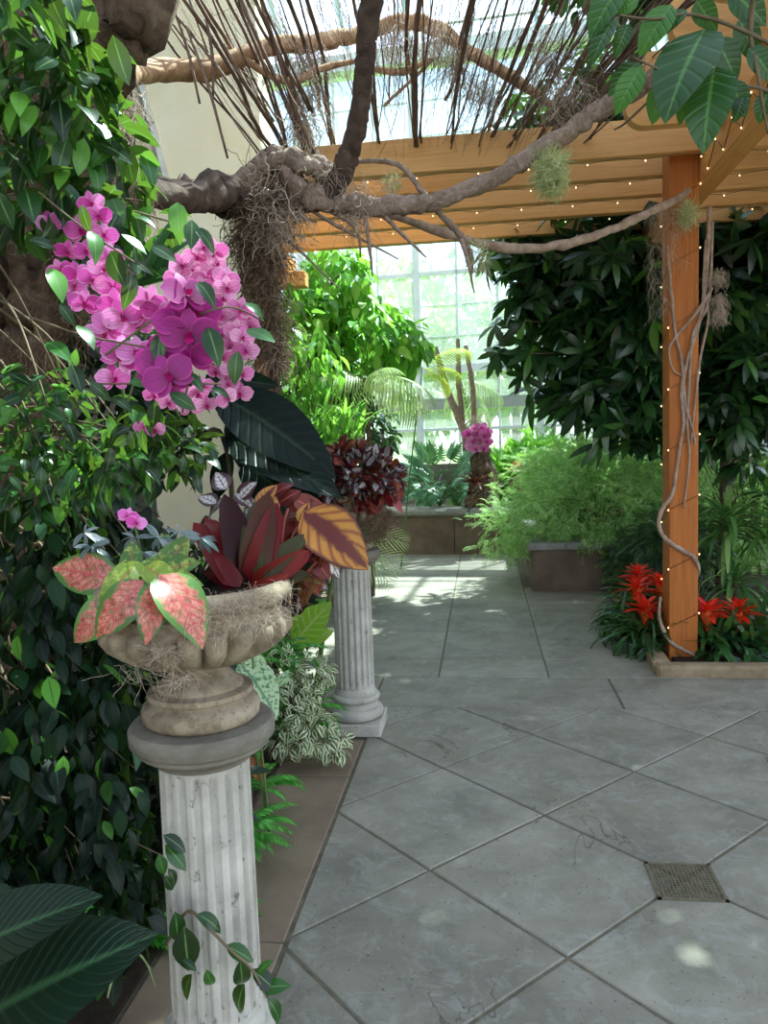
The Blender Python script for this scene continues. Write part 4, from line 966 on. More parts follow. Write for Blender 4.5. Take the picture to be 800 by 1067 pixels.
r = thing('silver_begonia', 'silver rex begonia behind the bromeliad in the near urn', 'begonia', P(235, 560, UY+.2))
placed([(232, 520, 212, 540), (245, 515, 265, 525), (235, 510, 225, 492), (250, 520, 262, 500), (225, 525, 208, 515), (240, 530, 240, 555), (255, 530, 275, 545), (220, 540, 205, 555)], UY+.22, T_beg, L_rexs, r, sx=1.2)
b = B(); b.tube([P(240, 610, UY+.1), P(238, 520, UY+.22)], .005, 5); b.build('stem', M_stem, r)
r = thing('painted_begonia', 'begonia with yellow leaves veined dark red at the right side of the near urn', 'begonia', P(300, 610, UY+.1))
placed([(316, 532, 380, 584, 0, -.05), (335, 555, 352, 588, 0, -.03), (272, 515, 292, 535), (268, 530, 285, 505), (312, 545, 320, 525)], UY+.12, T_beg, L_yb, r, sx=.75, flat=.25)
placed([(290, 525, 310, 510), (300, 530, 330, 520), (295, 540, 312, 560), (330, 570, 325, 600), (318, 575, 345, 600), (320, 590, 335, 620), (300, 560, 330, 570), (280, 520, 300, 500), (285, 545, 318, 530), (305, 520, 345, 535), (330, 540, 350, 560), (315, 560, 345, 550), (325, 600, 310, 630), (300, 590, 340, 600), (340, 560, 320, 590)], UY+.16, T_beg, L_rexm, r, sx=.8)
placed([(335, 570, 356, 600), (322, 600, 342, 612), (318, 615, 305, 640)], UY+.2, T_beg, L_rexs, r, sx=.9)
b = B()
for x, y in ((318, 540), (335, 555), (290, 525), (330, 570), (300, 530), (330, 585)): b.tube([P(290, 610, UY+.05), P((x+290)/2, y+20, UY+.1), P(x, y, UY+.12)], .0035, 5)
b.build('stem', surf('red_stem', [(0, g(120, 50, 44)), (1, g(150, 80, 60))], 9, .5, 0), r)
r = thing('spanish_moss', 'stringy dried moss hanging over the front rim of the near urn', 'moss', P(250, 620, UY-.2))
pts = []
for x, y, s_, n_ in ((215, 640, 8, 90), (225, 665, 7, 70), (285, 600, 14, 160), (265, 610, 12, 90), (245, 620, 12, 60), (190, 660, 12, 40), (295, 620, 6, 60)):
    for _ in range(n_):
        q = P(x+rng.normal()*s_, y+rng.normal()*s_*.5, UY); a = atan2(q[1]-UY, q[0]-UX)
        # lies just outside the bowl
        th = math.atan2(-1, (q[0]-UX)/.24); xx = max(-.95, min(.95, (q[0]-UX)/.24)); yy_ = UY-.245*sqrt(1-xx*xx); pts.append((q[0], yy_, q[2]-.02))
build_t('strand', hair(pts, (.03, .08), (0, -.1, -.5), .8, .5), M_moss, r)

# ------------------------------------------------------------------ begonias of the far urn
VX, VY, VZ = U2[0], U2[1], U2[2]+.26
es = [ell(358, 488, VY, 48, 27, .24), ell(332, 500, VY-.1, 30, 20, .14), ell(394, 500, VY-.05, 26, 24, .16), ell(362, 515, VY-.15, 40, 16, .1)]
r = thing('rex_begonia', 'rounded mound of silver and maroon begonia leaves in the far urn', 'begonia', (VX, VY, VZ))
build_t('maroon_leaves', foliage(es, 760, T_beg, (.045, .08), .9, .1, .6, .8, .5), L_rexm, r)
build_t('silver_leaves', foliage([ell(358, 496, VY-.1, 40, 26, .2), ell(385, 494, VY-.1, 30, 22, .16)], 190, T_beg, (.055, .09), .9, .2, .4, .3, .7), L_rexs, r)
placed([(395, 505, 422, 530), (390, 495, 415, 515), (385, 505, 405, 525)], VY-.12, T_beg, leafm('crimson_leaf', [(0, g(140, 20, 36)), (1, g(170, 34, 48))], .3, .35, tcol=(.8, .1, .1)), r, sx=.5)
placed([(335, 485, 338, 515), (365, 500, 366, 520)], VY-.25, T_beg, L_rexs, r, sx=.8)
r = thing('moss_liner', 'brown mossy root ball hiding the bowl of the far urn', 'moss', (VX, VY, VZ-.1))
pts = [np.array([VX, VY, VZ-.10])+d*np.array([.225, .225, .13]) for d in rnd_dir(3200)]
build_t('moss_strands', hair(pts, (.04, .10), (0, 0, -.3), .9, 1.6), M_rootlet, r)
# dark large leaved plant between
r = thing('dark_philodendron', 'very dark glossy large-leaved plant rising behind the near urn', 'plant', onfloor(250, 3.2))
TD = [leaf_t(12, .42, .6, .18, .85, .8, cols=3), leaf_t(12, .38, .3, .25, .85, .8, cols=3)]
placed([(225, 410, 340, 470, 0, -.2), (232, 455, 345, 500, 0, -.2), (250, 480, 340, 540, 0, -.2), (235, 440, 270, 500), (240, 470, 220, 520), (228, 395, 285, 400), (215, 390, 250, 440), (255, 470, 300, 440, 0, .2)], 3.2, TD, L_big, r, flat=.35)
b = B(); b.tube([onfloor(250, 3.2), P(245, 560, 3.2), P(232, 455, 3.2), P(200, 457, 3.1)], .012, 8, smooth=6); b.build('stem', M_darkbark, r, smooth=True)
# ------------------------------------------------------------------ orchids
def petal_pat(vc, strength, edge):
    def f(t, c, U, Vv):
        n = noise(t, 160, 3, .6); w_ = math_(t, 'POWER', math_(t, 'MULTIPLY_ADD', math_(t, 'SINE', math_(t, 'MULTIPLY', U, 22.0)), .5, .5), 3.0)
        c = mixc(t, c, vc, math_(t, 'MULTIPLY', w_, strength)); k = math_(t, 'SUBTRACT', 1.0, math_(t, 'MULTIPLY', Vv, 2.2), clamp=True); c = mixc(t, c, vc, math_(t, 'MULTIPLY', k, .8))
        return mixc(t, c, edge, ramp(t, [(.86, (0, 0, 0)), (1, (1, 1, 1))], U))
    return f
O_pink = leafm('pink_petal', [(0, g(200, 40, 156)), (.5, g(228, 106, 198)), (1, g(246, 172, 228))], .2, .5, pat=petal_pat(g(180, 14, 120), .5, g(250, 206, 236)), tcol=(.95, .2, .6))
O_mag = leafm('magenta_petal', [(0, g(132, 4, 104)), (1, g(166, 12, 132))], .15, .5, pat=petal_pat(g(110, 2, 70), .5, g(206, 60, 160)), tcol=(.8, .05, .4))
O_stripe = leafm('striped_petal', [(0, g(216, 100, 172)), (1, g(246, 186, 222))], .2, .5, pat=petal_pat(g(180, 20, 120), .75, g(252, 220, 240)), tcol=(.9, .3, .7))
O_lip = surf('orchid_lip', [(0, g(150, 6, 90)), (1, g(186, 20, 110))], 40, .5, 0)
lfp = leaf_t(5, .98, .35, .06, 1.0, .55, cols=2); lfs = leaf_t(5, .62, .35, .08, 1.0, .7, cols=2)
def blossom_t():
    parts = []
    for a in (90, 215, 325): parts.append((lfs, mat4((0, 0, -.01), (cos(radians(a)), sin(radians(a)), .05), (0, 0, 1), .50)))
    for a in (12, 168): parts.append((lfp, mat4((0, 0, .01), (cos(radians(a)), sin(radians(a)), .12), (0, 0, 1), .58)))
    return combine(parts)
def lip_t():
    l = leaf_t(4, .7, -.9, .3, .9, .8); parts = [(l, mat4((0, -.02, .03), (0, -.8, .7), (0, .6, .7), .24))]
    for s in (-1, 1): parts.append((l, mat4((0, 0, .03), (s*.7, .2, .8), (-s*.6, 0, .5), .17)))
    return combine(parts)
BT = [blossom_t() for _ in range(2)]; LT = lip_t()
bme_ = {}
def orchid(label, pts_px, Y, size, mat, key, stalks, group='orchids on the fig and tree trunk', leaves=None, base=None):
    base = base if base is not None else P(*stalks[0][0], Y)
    r = thing('orchid', label, 'orchid', base, group)
    b = B()
    for st_ in stalks: b.tube([P(x, y, Y+.03) for x, y in st_], .003, 5, smooth=6)
    b.build('flower_stalk', M_stem, r, smooth=True)
    if key not in bme_: bme_[key] = [mesh_from('blossom', *B_) for B_ in BT]+[mesh_from('lip', *LT)]
    for k, (x, y) in enumerate(pts_px):
        c = P(x, y, Y-.02+rng.uniform(-.03, .03)); s = size*rng.uniform(.85, 1.1)
        f = link('blossom', bme_[key][k % 2], mat, r, c-base); f.scale = (s, s, s)
        d = -ray(x, y); d = d/np.linalg.norm(d)+np.array([rng.normal()*.3+.1, rng.normal()*.2, rng.normal()*.25-.1])
        zx = mathutils.Vector(d).to_track_quat('Z', 'Y'); f.rotation_euler = (zx.to_matrix() @ mathutils.Matrix.Rotation(rng.normal()*.25, 3, 'Z')).to_euler()
        l = link('lip', bme_[key][2], O_lip, f)
    if leaves: placed(leaves, Y, [leaf_t(7, .3, .6, .2, .9, .6)], L_figd, r, 'leaf')
    return r
orchid('pale pink orchid spray highest on the left among the fig leaves', [(52, 232), (95, 212), (102, 225), (85, 240), (108, 245), (70, 262), (62, 282), (80, 286), (90, 262), (112, 268), (108, 282), (95, 292), (76, 300), (118, 300)], 1.95, .075, O_pink, 'pink', [[(130, 420), (110, 330), (95, 260), (85, 215)]])
orchid('large pale pink orchid blossoms low in the fig, left of the magenta ones', [(88, 316), (112, 340), (128, 330), (125, 372), (108, 352), (142, 338), (120, 318), (118, 395), (142, 368), (155, 315), (165, 325), (150, 328)], 1.9, .09, O_pink, 'pink', [[(130, 430), (125, 380), (105, 320)], [(130, 430), (150, 360), (160, 318)]])
orchid('deep magenta orchid with large overlapping round blossoms in a column', [(193, 307), (203, 326), (186, 338), (197, 350), (182, 362), (198, 372), (176, 392), (170, 387)], 1.80, .12, O_mag, 'magenta', [[(190, 430), (200, 370), (195, 300), (180, 290)], [(110, 370), (150, 340), (175, 320)]])
orchid('smaller striped orchid cluster right of the magenta blossoms, highest of two', [(212, 258), (225, 275), (235, 290), (236, 300), (232, 312), (222, 262), (200, 280), (205, 268), (190, 276), (215, 290), (186, 290), (230, 328), (218, 322), (210, 300)], 2.0, .07, O_stripe, 'stripe', [[(230, 400), (225, 340), (225, 280), (205, 250)]])
orchid('dense striped orchid cluster hanging lowest right beside the grey leaf tips', [(222, 335), (238, 330), (250, 322), (258, 330), (262, 340), (245, 345), (230, 350), (252, 352), (240, 362), (232, 372), (248, 370), (257, 366), (226, 388), (242, 385), (252, 390), (238, 402), (250, 410), (236, 415), (225, 360)], 2.0, .062, O_stripe, 'stripe', [[(225, 420), (235, 370), (235, 330)]])
orchid('half hidden pink orchid blossoms behind leaves under the magenta flowers', [(160, 412), (175, 420), (190, 412), (205, 410), (198, 424), (215, 422), (150, 445), (162, 448), (212, 402), (240, 408)], 2.08, .062, O_stripe, 'stripe', [[(190, 440), (180, 415), (200, 405)]])
orchid('tiny violet orchid blossom pair at the back of the near urn', [(133, 538), (142, 545)], UY-.05, .05, O_pink, 'pink', [[(150, 590), (140, 545)]], group=None)
# palm-like orchid leaves behind
r = thing('fig_sprig', 'scattered fig leaves hanging in front of the pink orchids', 'sprig', P(60, 250, 1.8))
pp = []
for x, y in ((88, 225), (100, 250), (120, 275), (60, 290), (45, 250), (70, 325), (90, 345), (135, 300), (140, 250), (150, 275), (125, 415), (150, 395), (165, 360), (215, 300), (245, 380), (222, 355), (265, 318), (270, 345), (205, 395), (230, 405), (190, 415), (160, 430), (105, 405), (80, 390), (60, 360), (215, 245), (170, 260), (150, 225), (185, 225), (200, 240)):
    a = rng.uniform(-.3, 1.9); L_ = rng.uniform(20, 32); pp.append((x-cos(a)*L_/2, y-sin(a)*L_/2, x+cos(a)*L_/2, y+sin(a)*L_/2+4, 0, rng.uniform(-.05, .03)))
placed(pp, 1.78, T_fig, L_fig, r)
b = B()
for p_ in ([(40, 200), (90, 240), (150, 280)], [(30, 330), (90, 350), (170, 365)], [(100, 400), (160, 400), (230, 400)], [(140, 220), (190, 235), (215, 245)], [(200, 330), (240, 320), (275, 335)]): b.tube([P(x, y, 1.8) for x, y in p_], .0025, 5, smooth=5)
b.build('stem', M_twig, r, smooth=True)
r = thing('strap_leaved_plant', 'long narrow strap leaves crossing behind the orchids', 'plant', P(140, 330, 2.3))
placed([(130, 300, 215, 262), (135, 305, 190, 240), (140, 300, 205, 275), (150, 290, 180, 215)], 2.2, [leaf_t(8, .12, .6, .3, .7, .6)], L_dgreen, r)

# ------------------------------------------------------------------ middle distance, left
def tree(name, label, cat, x, Y, h, es, n, tm, size, mat, trunk=(.06, .03), group=None, stems=14, **kw):
    r = thing(name, label, cat, (x, Y, 0), group)
    b = B(); b.tube([(x, Y, -.05), (x+.05, Y, h*.5), (x, Y, h)], [trunk[0], trunk[0]*.8, trunk[1]], 10, smooth=6, wob=.05); b.build('trunk', M_bark, r, smooth=True)
    build_t('foliage', foliage(es, n, tm, size, **kw), mat, r)
    b = B(); p, d = sample_ell(es, stems, .5)
    for q in p: s_ = np.array([x, Y, min(h, max(.3, q[2]-.4))]); b.tube([s_, (s_+q)/2+np.array([0, 0, .05]), q], [trunk[1]*.5, trunk[1]*.3, .004], 5, smooth=4)
    b.build('branch', M_twig, r, smooth=True); return r
xx = P(350, 400, 8.4)[0]
tree('broad_leaved_tree', 'bright green broad-leaved tree left of centre in front of the glass', 'tree', xx-.35, 8.9, 3.2, [ell(350, 295, 8.6, 38, 45, .5), ell(375, 345, 8.6, 55, 40, .5), ell(420, 360, 8.8, 28, 30, .4), ell(330, 350, 8.3, 36, 48, .5), ell(345, 395, 8.5, 40, 30, .5), ell(308, 340, 8.0, 24, 50, .3)], 1300, T_ov, (.15, .26), L_bright, (.06, .04), out=.4, droop=.7)
bush('pothos_vine', 'leafy climber hanging down the rear cedar post beside the beige wall', 'climber', (-1.75, 7.2, 0), [ell(305, 400, 7.2, 22, 60, .25), ell(320, 440, 7.4, 30, 50, .3), ell(300, 330, 7.1, 16, 40, .2), ell(335, 380, 7.4, 20, 40, .3)], 420, T_ov, (.11, .2), L_bright, 16, droop=.9, out=.4)
bush('pothos_vine', 'darker inner foliage under the bright green tree', 'climber', (-1.6, 8.3, 0), [ell(330, 420, 8.2, 50, 60, .4), ell(370, 440, 8.6, 30, 40, .4), ell(325, 340, 8.6, 36, 50, .3)], 1100, T_ov, (.08, .16), L_sch, 10, droop=.7, out=.4)
# hanging palm fronds
r = thing('palm', 'pale feathery palm with drooping fronds in front of the glass', 'palm', (P(380, 500, 8.0)[0], 8.0, 0))
M = []
for x0, y0, x1, y1, s_ in ((378, 393, 338, 432, 1.0), (378, 393, 345, 410, 1.0), (380, 392, 412, 432, 1.0), (379, 394, 365, 445, .95), (381, 392, 420, 425, 1.0), (378, 395, 350, 395, .9), (381, 393, 410, 395, .8)):
    a = P(x0, y0, 8.0); e = P(x1, y1, 7.9+rng.uniform(-.3, .1)); M.append(mat4(a, (e-a)+np.array([0, 0, .55*np.linalg.norm(e-a)]), (0, -.4, 1), np.linalg.norm(e-a)*1.45*s_))
build_t('fronds', [scatter(T_palm, np.array(M))], L_palm, r)
b = B(); q = P(379, 394, 8.0); b.tube([(q[0], 8.0, 0), (q[0]+.05, 8.0, 1.2), q], [.04, .035, .02], 8); b.build('trunk', M_bark, r, smooth=True)
r = thing('palm', 'yellow palm fronds catching the sun behind the dead poles', 'palm', (P(455, 500, 9.8)[0], 9.8, 0))
M = []
for x0, y0, x1, y1, s_ in ((440, 385, 470, 395, 1), (442, 380, 480, 372, 1), (438, 380, 425, 350, .8), (440, 382, 462, 408, .9)):
    a = P(x0, y0, 9.8); e = P(x1, y1, 9.8); M.append(mat4(a, (e-a)+np.array([0, 0, .5*np.linalg.norm(e-a)]), (0, -.6, 1), np.linalg.norm(e-a)*1.4*s_))
build_t('fronds', [scatter(T_palm, np.array(M))], L_palmy, r)
b = B(); q = P(440, 383, 9.8); b.tube([(q[0]-.35, 9.8, 0), (q[0]-.2, 9.8, 1.2), q], [.012, .01, .008], 6); b.build('stem', M_stem, r, smooth=True)
r = thing('palm', 'pale palm leaves hanging beside the dead poles over the far orchid', 'palm', (P(500, 500, 10.8)[0], 11.5, .6))
M = []
for x0, y0, x1, y1, s_ in ((480, 395, 500, 440, 1), (482, 395, 512, 415, 1), (478, 397, 470, 430, .9)):
    a = P(x0, y0, 11.4); e = P(x1, y1, 11.3); M.append(mat4(a, (e-a)+np.array([0, 0, .4*np.linalg.norm(e-a)]), (0, -.6, 1), np.linalg.norm(e-a)*1.4*s_))
build_t('fronds', [scatter(T_palm, np.array(M))], L_palm, r)
b = B(); b.tube([P(505, 525, 11.5), P(492, 450, 11.4), P(480, 395, 11.4)], [.02, .015, .01], 6); b.build('stem', M_stem, r, smooth=True)
r = thing('palm', 'low palm with green fronds arching right behind the second pedestal', 'palm', (-1.15, 5.0, 0))
M = []
for x0, y0, x1, y1, s_ in ((362, 556, 415, 572, .9), (366, 572, 414, 596, .9), (364, 566, 402, 614, .85), (360, 552, 404, 548, .8), (366, 570, 412, 560, .7)):
    a = P(x0, y0, 5.0); e = P(x1, y1, 4.9); M.append(mat4(a, (e-a)+np.array([0, 0, .25*np.linalg.norm(e-a)]), (0, -.9, .6), np.linalg.norm(e-a)*1.2*s_))
build_t('fronds', [scatter(frond(13, 1, .42, .05, .8, .9, leaf_t(5, .05, .5, .2, .6, .5), vfold=.1), np.array(M))], L_palm, r)
b = B(); b.tube([(-1.15, 5.0, 0), P(340, 640, 5.0), P(352, 570, 5)], [.02, .015, .01], 6); b.build('stem', M_stem, r, smooth=True)
# grass-like tuft and more fill behind far urn
bush('spiky_plant', 'tuft of upright green blades behind the far begonia', 'plant', (P(345, 470, 7)[0], 7.0, 0), [ell(350, 455, 7.0, 32, 10, .2), ell(320, 480, 7.0, 30, 16, .3)], 260, T_lance, (.25, .42), L_bright, 6, droop=-1.5, out=.3, rand=.4)
bush('foliage_plant', 'dark leafy plants in the left bed at the end of the path', 'plant', (-2.0, 9.0, 0), [ell(360, 500, 8.8, 45, 45, .6), ell(300, 500, 8.0, 40, 60, .5), ell(385, 450, 10.0, 30, 30, .5), ell(320, 560, 7, 50, 40, .5)], 1500, T_ov, (.1, .18), L_sch, 20)

# ------------------------------------------------------------------ far planter plants
YB = 11.5
r = thing('split_leaf_philodendron', 'blue green split-leaf philodendron on the far stone planter', 'plant', P(455, 525, YB))
M = []
for k in range(72):
    x = rng.uniform(428, 487); y = rng.uniform(474, 518); a = P(458, 515, YB); c = P(x, y, YB+rng.uniform(-.35, .3))
    d = (c-a)+np.array([0, -.15, -.2]); M.append(mat4(c, d, np.array([rng.normal()*.3, -.8, .8]), rng.uniform(.22, .34)))
build_t('leaves', [scatter(T_split, np.array(M))], L_mon, r)
b = B()
for m_ in M[::3]: b.tube([P(458, 528, YB), (P(458, 510, YB)+m_[:3, 3])/2, m_[:3, 3]], .008, 5, smooth=4)
b.build('stem', M_stem, r, smooth=True)
st_ = thing('tree_stump', 'mossy dead trunk standing on the far planter, topped by bare poles', 'trunk', P(500, 530, 11.2))
tb('trunk', [P(498, 535, 11.2), P(502, 500, 11.2), P(500, 470, 11.2), P(492, 448, 11.2)], [.22, .16, .13, .07], M_bark, st_, 14, 4, .15, 5, .12, 61)
moss_at([(508, 500, 11.1, .1), (505, 520, 11.1, .1), (500, 455, 11.1, .1), (495, 440, 11.1, .09)], parent=st_, n=170, lens=(.1, .25), r=1.4)
for k, (lb, a, b_, r0) in enumerate([('crooked bare pole leaning left above the far orchid, thickest of three', (482, 446), (453, 362), .055), ('straight bare pole in the middle of the three above the far orchid', (478, 400), (477, 353), .04), ('bare pole leaning slightly left, rightmost of the three above the far orchid', (494, 440), (485, 360), .04)]):
    p0 = P(*a, 11.2); rr_ = thing('bare_pole', lb, 'pole', p0, 'bare poles on the dead trunk')
    low = [P(484, 470, 11.2), P(480, 420, 11.22)] if k == 1 else [P(490, 462, 11.2)]
    tb('pole', low+[p0, (p0+P(*b_, 11.2))/2+np.array([.03*(k-1), 0, 0]), P(*b_, 11.2)], [r0*.9]*len(low)+[r0, r0*.9, r0*.8], M_liana, rr_, 9, 2, .1, 4, .06, 62+k)
orchid('distant bright magenta orchid on the mossy dead trunk', [(488, 452), (495, 447), (502, 446), (508, 450), (492, 460), (500, 458), (507, 460), (496, 468), (503, 467), (490, 466), (505, 454), (498, 452)], 10.95, .17, O_pink, 'pink', [[(500, 485), (502, 465), (500, 448)]], group=None)
def bromeliad(label, px, py, Y, size, nl=22, mat=L_dgreen, fl=L_red, flower=True, group='red bromeliads by the cedar post', fs=.45, lean=None):
    c = P(px, py, Y); r = thing('bromeliad', label, 'bromeliad', c, group)
    lf = leaf_t(7, .13, 1.1, .35, .55, .5); T = radial(lf, nl, lambda u: .25+.75*u, 1, .2, spiral=1)
    M = mat4((0, 0, 0), (0, 1, 0), (0, 0, 1), size); 
    ch = scatter(T, M[None]); link('leaves', mesh_from('leaves', *ch), mat, r)
    if flower:
        f = leaf_t(6, .26, .6, .3, .7, .6); T = radial(f, 24, lambda u: .12+1.0*u, lambda u: 1.15-.5*u, .15, spiral=1, z=.3)
        M = mat4((0, 0, size*.42), (0, 1, 0), (lean[0] if lean else 0, lean[1] if lean else -.15, 1), size*fs)
        link('flower', mesh_from('flower', *scatter(T, M[None])), fl, r)
        T2 = radial(leaf_t(4, .3, .3, .3, .8, .7), 12, 1.15, .6, .15, z=.3); link('flower_base', mesh_from('flower_base', *scatter(T2, mat4((0, 0, size*.12), (0, 1, 0), (0, 0, 1), size*fs*1.3)[None])), L_orange, r)
    return r
L_orange = leafm('orange_bract', [(0, g(236, 96, 40)), (1, g(244, 150, 80))], .35, .35, tcol=(1, .3, .05))
bromeliad('dark red bromeliad clinging to the mossy dead trunk', 495, 505, 10.95, .42, 16, L_rexm, flower=False, group=None)
xs = [(665, 622, 6.35, .36, 'small deep red bromeliad, farthest back left of the cedar post'), (688, 632, 6.1, .36, 'red bromeliad half hidden behind the left edge of the cedar post'), (664, 640, 6.05, .40, 'red bromeliad in the middle of the group left of the cedar post'), (672, 662, 5.75, .40, 'red bromeliad lowest and nearest on the left of the cedar post'), (736, 668, 5.65, .42, 'bright red bromeliad just right of the cedar post'), (768, 668, 5.7, .42, 'bright red bromeliad, second to the right of the cedar post')]
for x, y, Y, s, lb in xs: bromeliad(lb, x, y, Y, s)
bush('strap_leaved_plant', 'low dark strap-leaved plants spilling over the curb left of the cedar post', 'plant', (1.45, 6.1, 0), [ell(660, 655, 6.0, 28, 16, .4), ell(680, 672, 5.75, 16, 10, .2), ell(650, 640, 6.5, 20, 12, .3)], 420, T_lance, (.16, .3), L_dgreen, 0, droop=.1, out=.6, up=1)
bush('foliage_plant', 'glossy dark green leaves right of the cedar post along the curb', 'plant', (2.0, 5.8, 0), [ell(760, 672, 5.6, 34, 16, .2), ell(790, 660, 5.8, 26, 22, .3), ell(742, 655, 5.9, 22, 16, .3)], 420, [leaf_t(6, .24, .9, .2, .7, .6), leaf_t(6, .2, .5, .2, .7, .6)], (.12, .24), L_dgreen, 0, droop=.1, out=.6)
# dracaenas
def dracaena(label, px, py, Y, size, n=46, mat=L_drac, trunk=None, group='dracaenas in the right bed'):
    c = P(px, py, Y); r = thing('dracaena', label, 'dracaena', (c[0], Y, 0), group)
    T = radial(leaf_t(9, .075, 1.7, .35, .6, .5), n, lambda u: -.1+1.3*u, 1, .2, spiral=1, z=.25)
    V, Q, U = scatter(T, mat4((0, 0, c[2]), (0, 1, 0), (0, 0, 1), size)[None]); link('leaves', mesh_from('leaves', V, Q, U), mat, r)
    b = B(); b.tube([(c[0], Y, -.02), (c[0]+.01, Y, c[2]*.5), (c[0], Y, c[2]+.05)], .025, 8); b.build('stem', M_bark, r, smooth=True); return r
dracaena('arching dracaena with long striped leaves right of the cedar post', 758, 560, 6.7, .62, 60)
dracaena('dracaena cut off by the right edge of the picture', 812, 560, 6.6, .6, 50)
dracaena('shorter dracaena below the arching one behind the red flowers', 765, 615, 6.4, .42, 40)
dracaena('dark dracaena behind the lower umbrella leaves', 725, 575, 7.4, .5, 40, L_dgreen)

# feathery bush
es = [ell(620, 525, 8.9, 80, 50, .8), ell(560, 545, 8.8, 45, 32, .5), ell(530, 550, 8.6, 30, 20, .3), ell(660, 560, 8.5, 45, 50, .6), ell(640, 486, 9.2, 50, 26, .6), ell(590, 494, 9.3, 45, 28, .6), ell(680, 500, 9.0, 40, 40, .6)]
bush('feathery_bush', 'large feathery pale green bush overflowing the dark stone planter box', 'bush', (1.3, 8.9, .46), es, 7600, T_feath, (.08, .2), L_feather, 90, out=.8, droop=-.1, stem=.004, shell=.6, jit=.085)
bush('foliage_plant', 'dark foliage under the feathery bush between planter box and red flowers', 'plant', (1.75, 7.6, 0), [ell(670, 590, 7.8, 36, 34, .4), ell(700, 570, 7.4, 40, 40, .4)], 1500, T_feath, (.1, .2), L_sch, 16)
# back right bed
bush('foliage_plant', 'bright green leafy plants on the far planter right of the dead trunk', 'plant', (.35, 12.0, .6), [ell(530, 495, 12.0, 28, 22, .4), ell(560, 480, 12.5, 30, 18, .4), ell(515, 515, 11.6, 12, 14, .2)], 520, [T_ov[0], T_lance[2]], (.2, .4), L_bright, 12, droop=-.5)
bromeliad('orange red bromeliad among bright leaves on the far planter', 541, 500, 11.4, .34, 16, L_bright, group=None, fs=.6)
bush('flowering_plant', 'speckled pink and cream leaved plant behind the feathery bush', 'plant', (.9, 11.3, .6), [ell(555, 500, 11.3, 18, 14, .25)], 240, T_ov, (.08, .16), leafm('pinkish_leaf', [(0, g(120, 150, 80)), (.5, g(200, 130, 110)), (1, g(220, 190, 150))], .3, .5, tcol=False), 6)
bush('hedge', 'hazy green hedge of mixed shrubs at the back of the right bed', 'hedge', (3.2, 11.5, .58), [ell(620, 480, 11.6, 50, 22, .6), ell(700, 500, 11.4, 60, 50, .6), ell(770, 480, 11.0, 60, 60, .6), ell(800, 540, 9.5, 60, 60, .8), ell(740, 560, 9.0, 40, 40, .5)], 4200, T_ov, (.09, .18), L_feather, 60)
# ------------------------------------------------------------------ umbrella trees
def umb(label, x, Y, es, n, size=(.22, .34), h=3.4, lean=0):
    r = thing('umbrella_tree', label, 'tree', (x, Y, 0), 'umbrella trees of the right bed')
    b = B(); b.tube([(x, Y, -.05), (x+.04, Y, 1.2), (x-.05+lean, Y, 2.4), (x+lean, Y, h)], [.07, .06, .05, .03], 10, smooth=6, wob=.05); b.build('trunk', M_bark, r, smooth=True)
    p, d = sample_ell(es, n, .25); p = p+rng.normal(size=p.shape)*np.array([.16, .1, .14]); dirs = np.zeros((n, 3)); ch = []
    nr = d*.45+rnd_dir(n, (0, 0, 1.0), .55); a = rnd_dir(n)
    for i, T in enumerate(T_sch): k = slice(i, None, 4); ch.append(scatter(T, mats4(p[k], a[k], nr[k], rng.uniform(size[0], size[1], len(p[k])))))
    build_t('foliage', ch, L_sch, r)
    b = B()
    for q in p[::3]: s_ = np.array([x+lean*.7, Y, min(h, max(1.0, q[2]-.2))]); b.tube([s_, (s_+q)/2+np.array([0, 0, .1]), q], [.018, .012, .005], 5, smooth=4)
    b.build('branch', M_twig, r, smooth=True); return r
x1_ = P(640, 400, 7.8)[0]
UT = umb('dark umbrella tree between the path and the cedar post, its leaves against the glass', P(705, 400, 8.4)[0], 8.4, [ell(620, 260, 7.6, 78, 48, .9), ell(640, 330, 7.8, 62, 70, .8), ell(585, 300, 7.6, 40, 40, .6), ell(600, 395, 7.6, 50, 30, .5), ell(650, 410, 7.6, 48, 35, .6), ell(560, 265, 7.8, 40, 25, .5), ell(690, 330, 7.8, 45, 80, .6), ell(625, 425, 7.4, 30, 18, .3), ell(545, 310, 7.4, 22, 16, .2), ell(700, 260, 8.2, 40, 70, .5), ell(700, 400, 8.2, 36, 50, .4), ell(540, 370, 7.4, 18, 10, .2)], 760)
umb('umbrella tree filling the right edge behind the cedar post', P(752, 500, 8.0)[0], 8.0, [ell(770, 260, 7.9, 65, 60, .9), ell(760, 350, 7.8, 55, 70, .8), ell(790, 420, 7.6, 50, 50, .6), ell(740, 430, 7.5, 40, 36, .5), ell(820, 330, 7.8, 60, 90, .8)], 680)
umb('umbrella tree crown above the cedar rafters', P(600, 100, 10)[0], 10.0, [ell(545, 145, 10.0, 50, 30, .8), ell(600, 130, 10.0, 60, 45, .8), ell(660, 110, 10, 60, 60, .8)], 200, h=4.8)
r = UT
V, Q, U = scatter(radial(lf_l, 9, -.35, 1, .1), mat4((0, 0, 0), (0, 1, 0), (0, -.65, .75), .30)[None]); link('leaf_cluster', mesh_from('leaf_cluster', V, Q, U), L_sch, r, P(655, 462, 7.3)-np.array(r.location))
b = B(); b.tube([P(655, 462, 7.3), P(650, 430, 7.35), P(648, 400, 7.5)], [.006, .008, .01], 6); b.build('stem', M_twig, r, smooth=True)
# solid dark trees farther back on the right, under glass
bush('thicket', 'dense dark thicket behind the umbrella trees', 'thicket', (3.2, 9.8, 0), [ell(650, 330, 9.8, 60, 80, .7), ell(730, 330, 9.8, 90, 110, .7), ell(800, 350, 9.6, 80, 130, .7), ell(620, 300, 9.6, 30, 30, .4)], 2600, T_ov, (.16, .3), L_sch, 30, shell=.1)

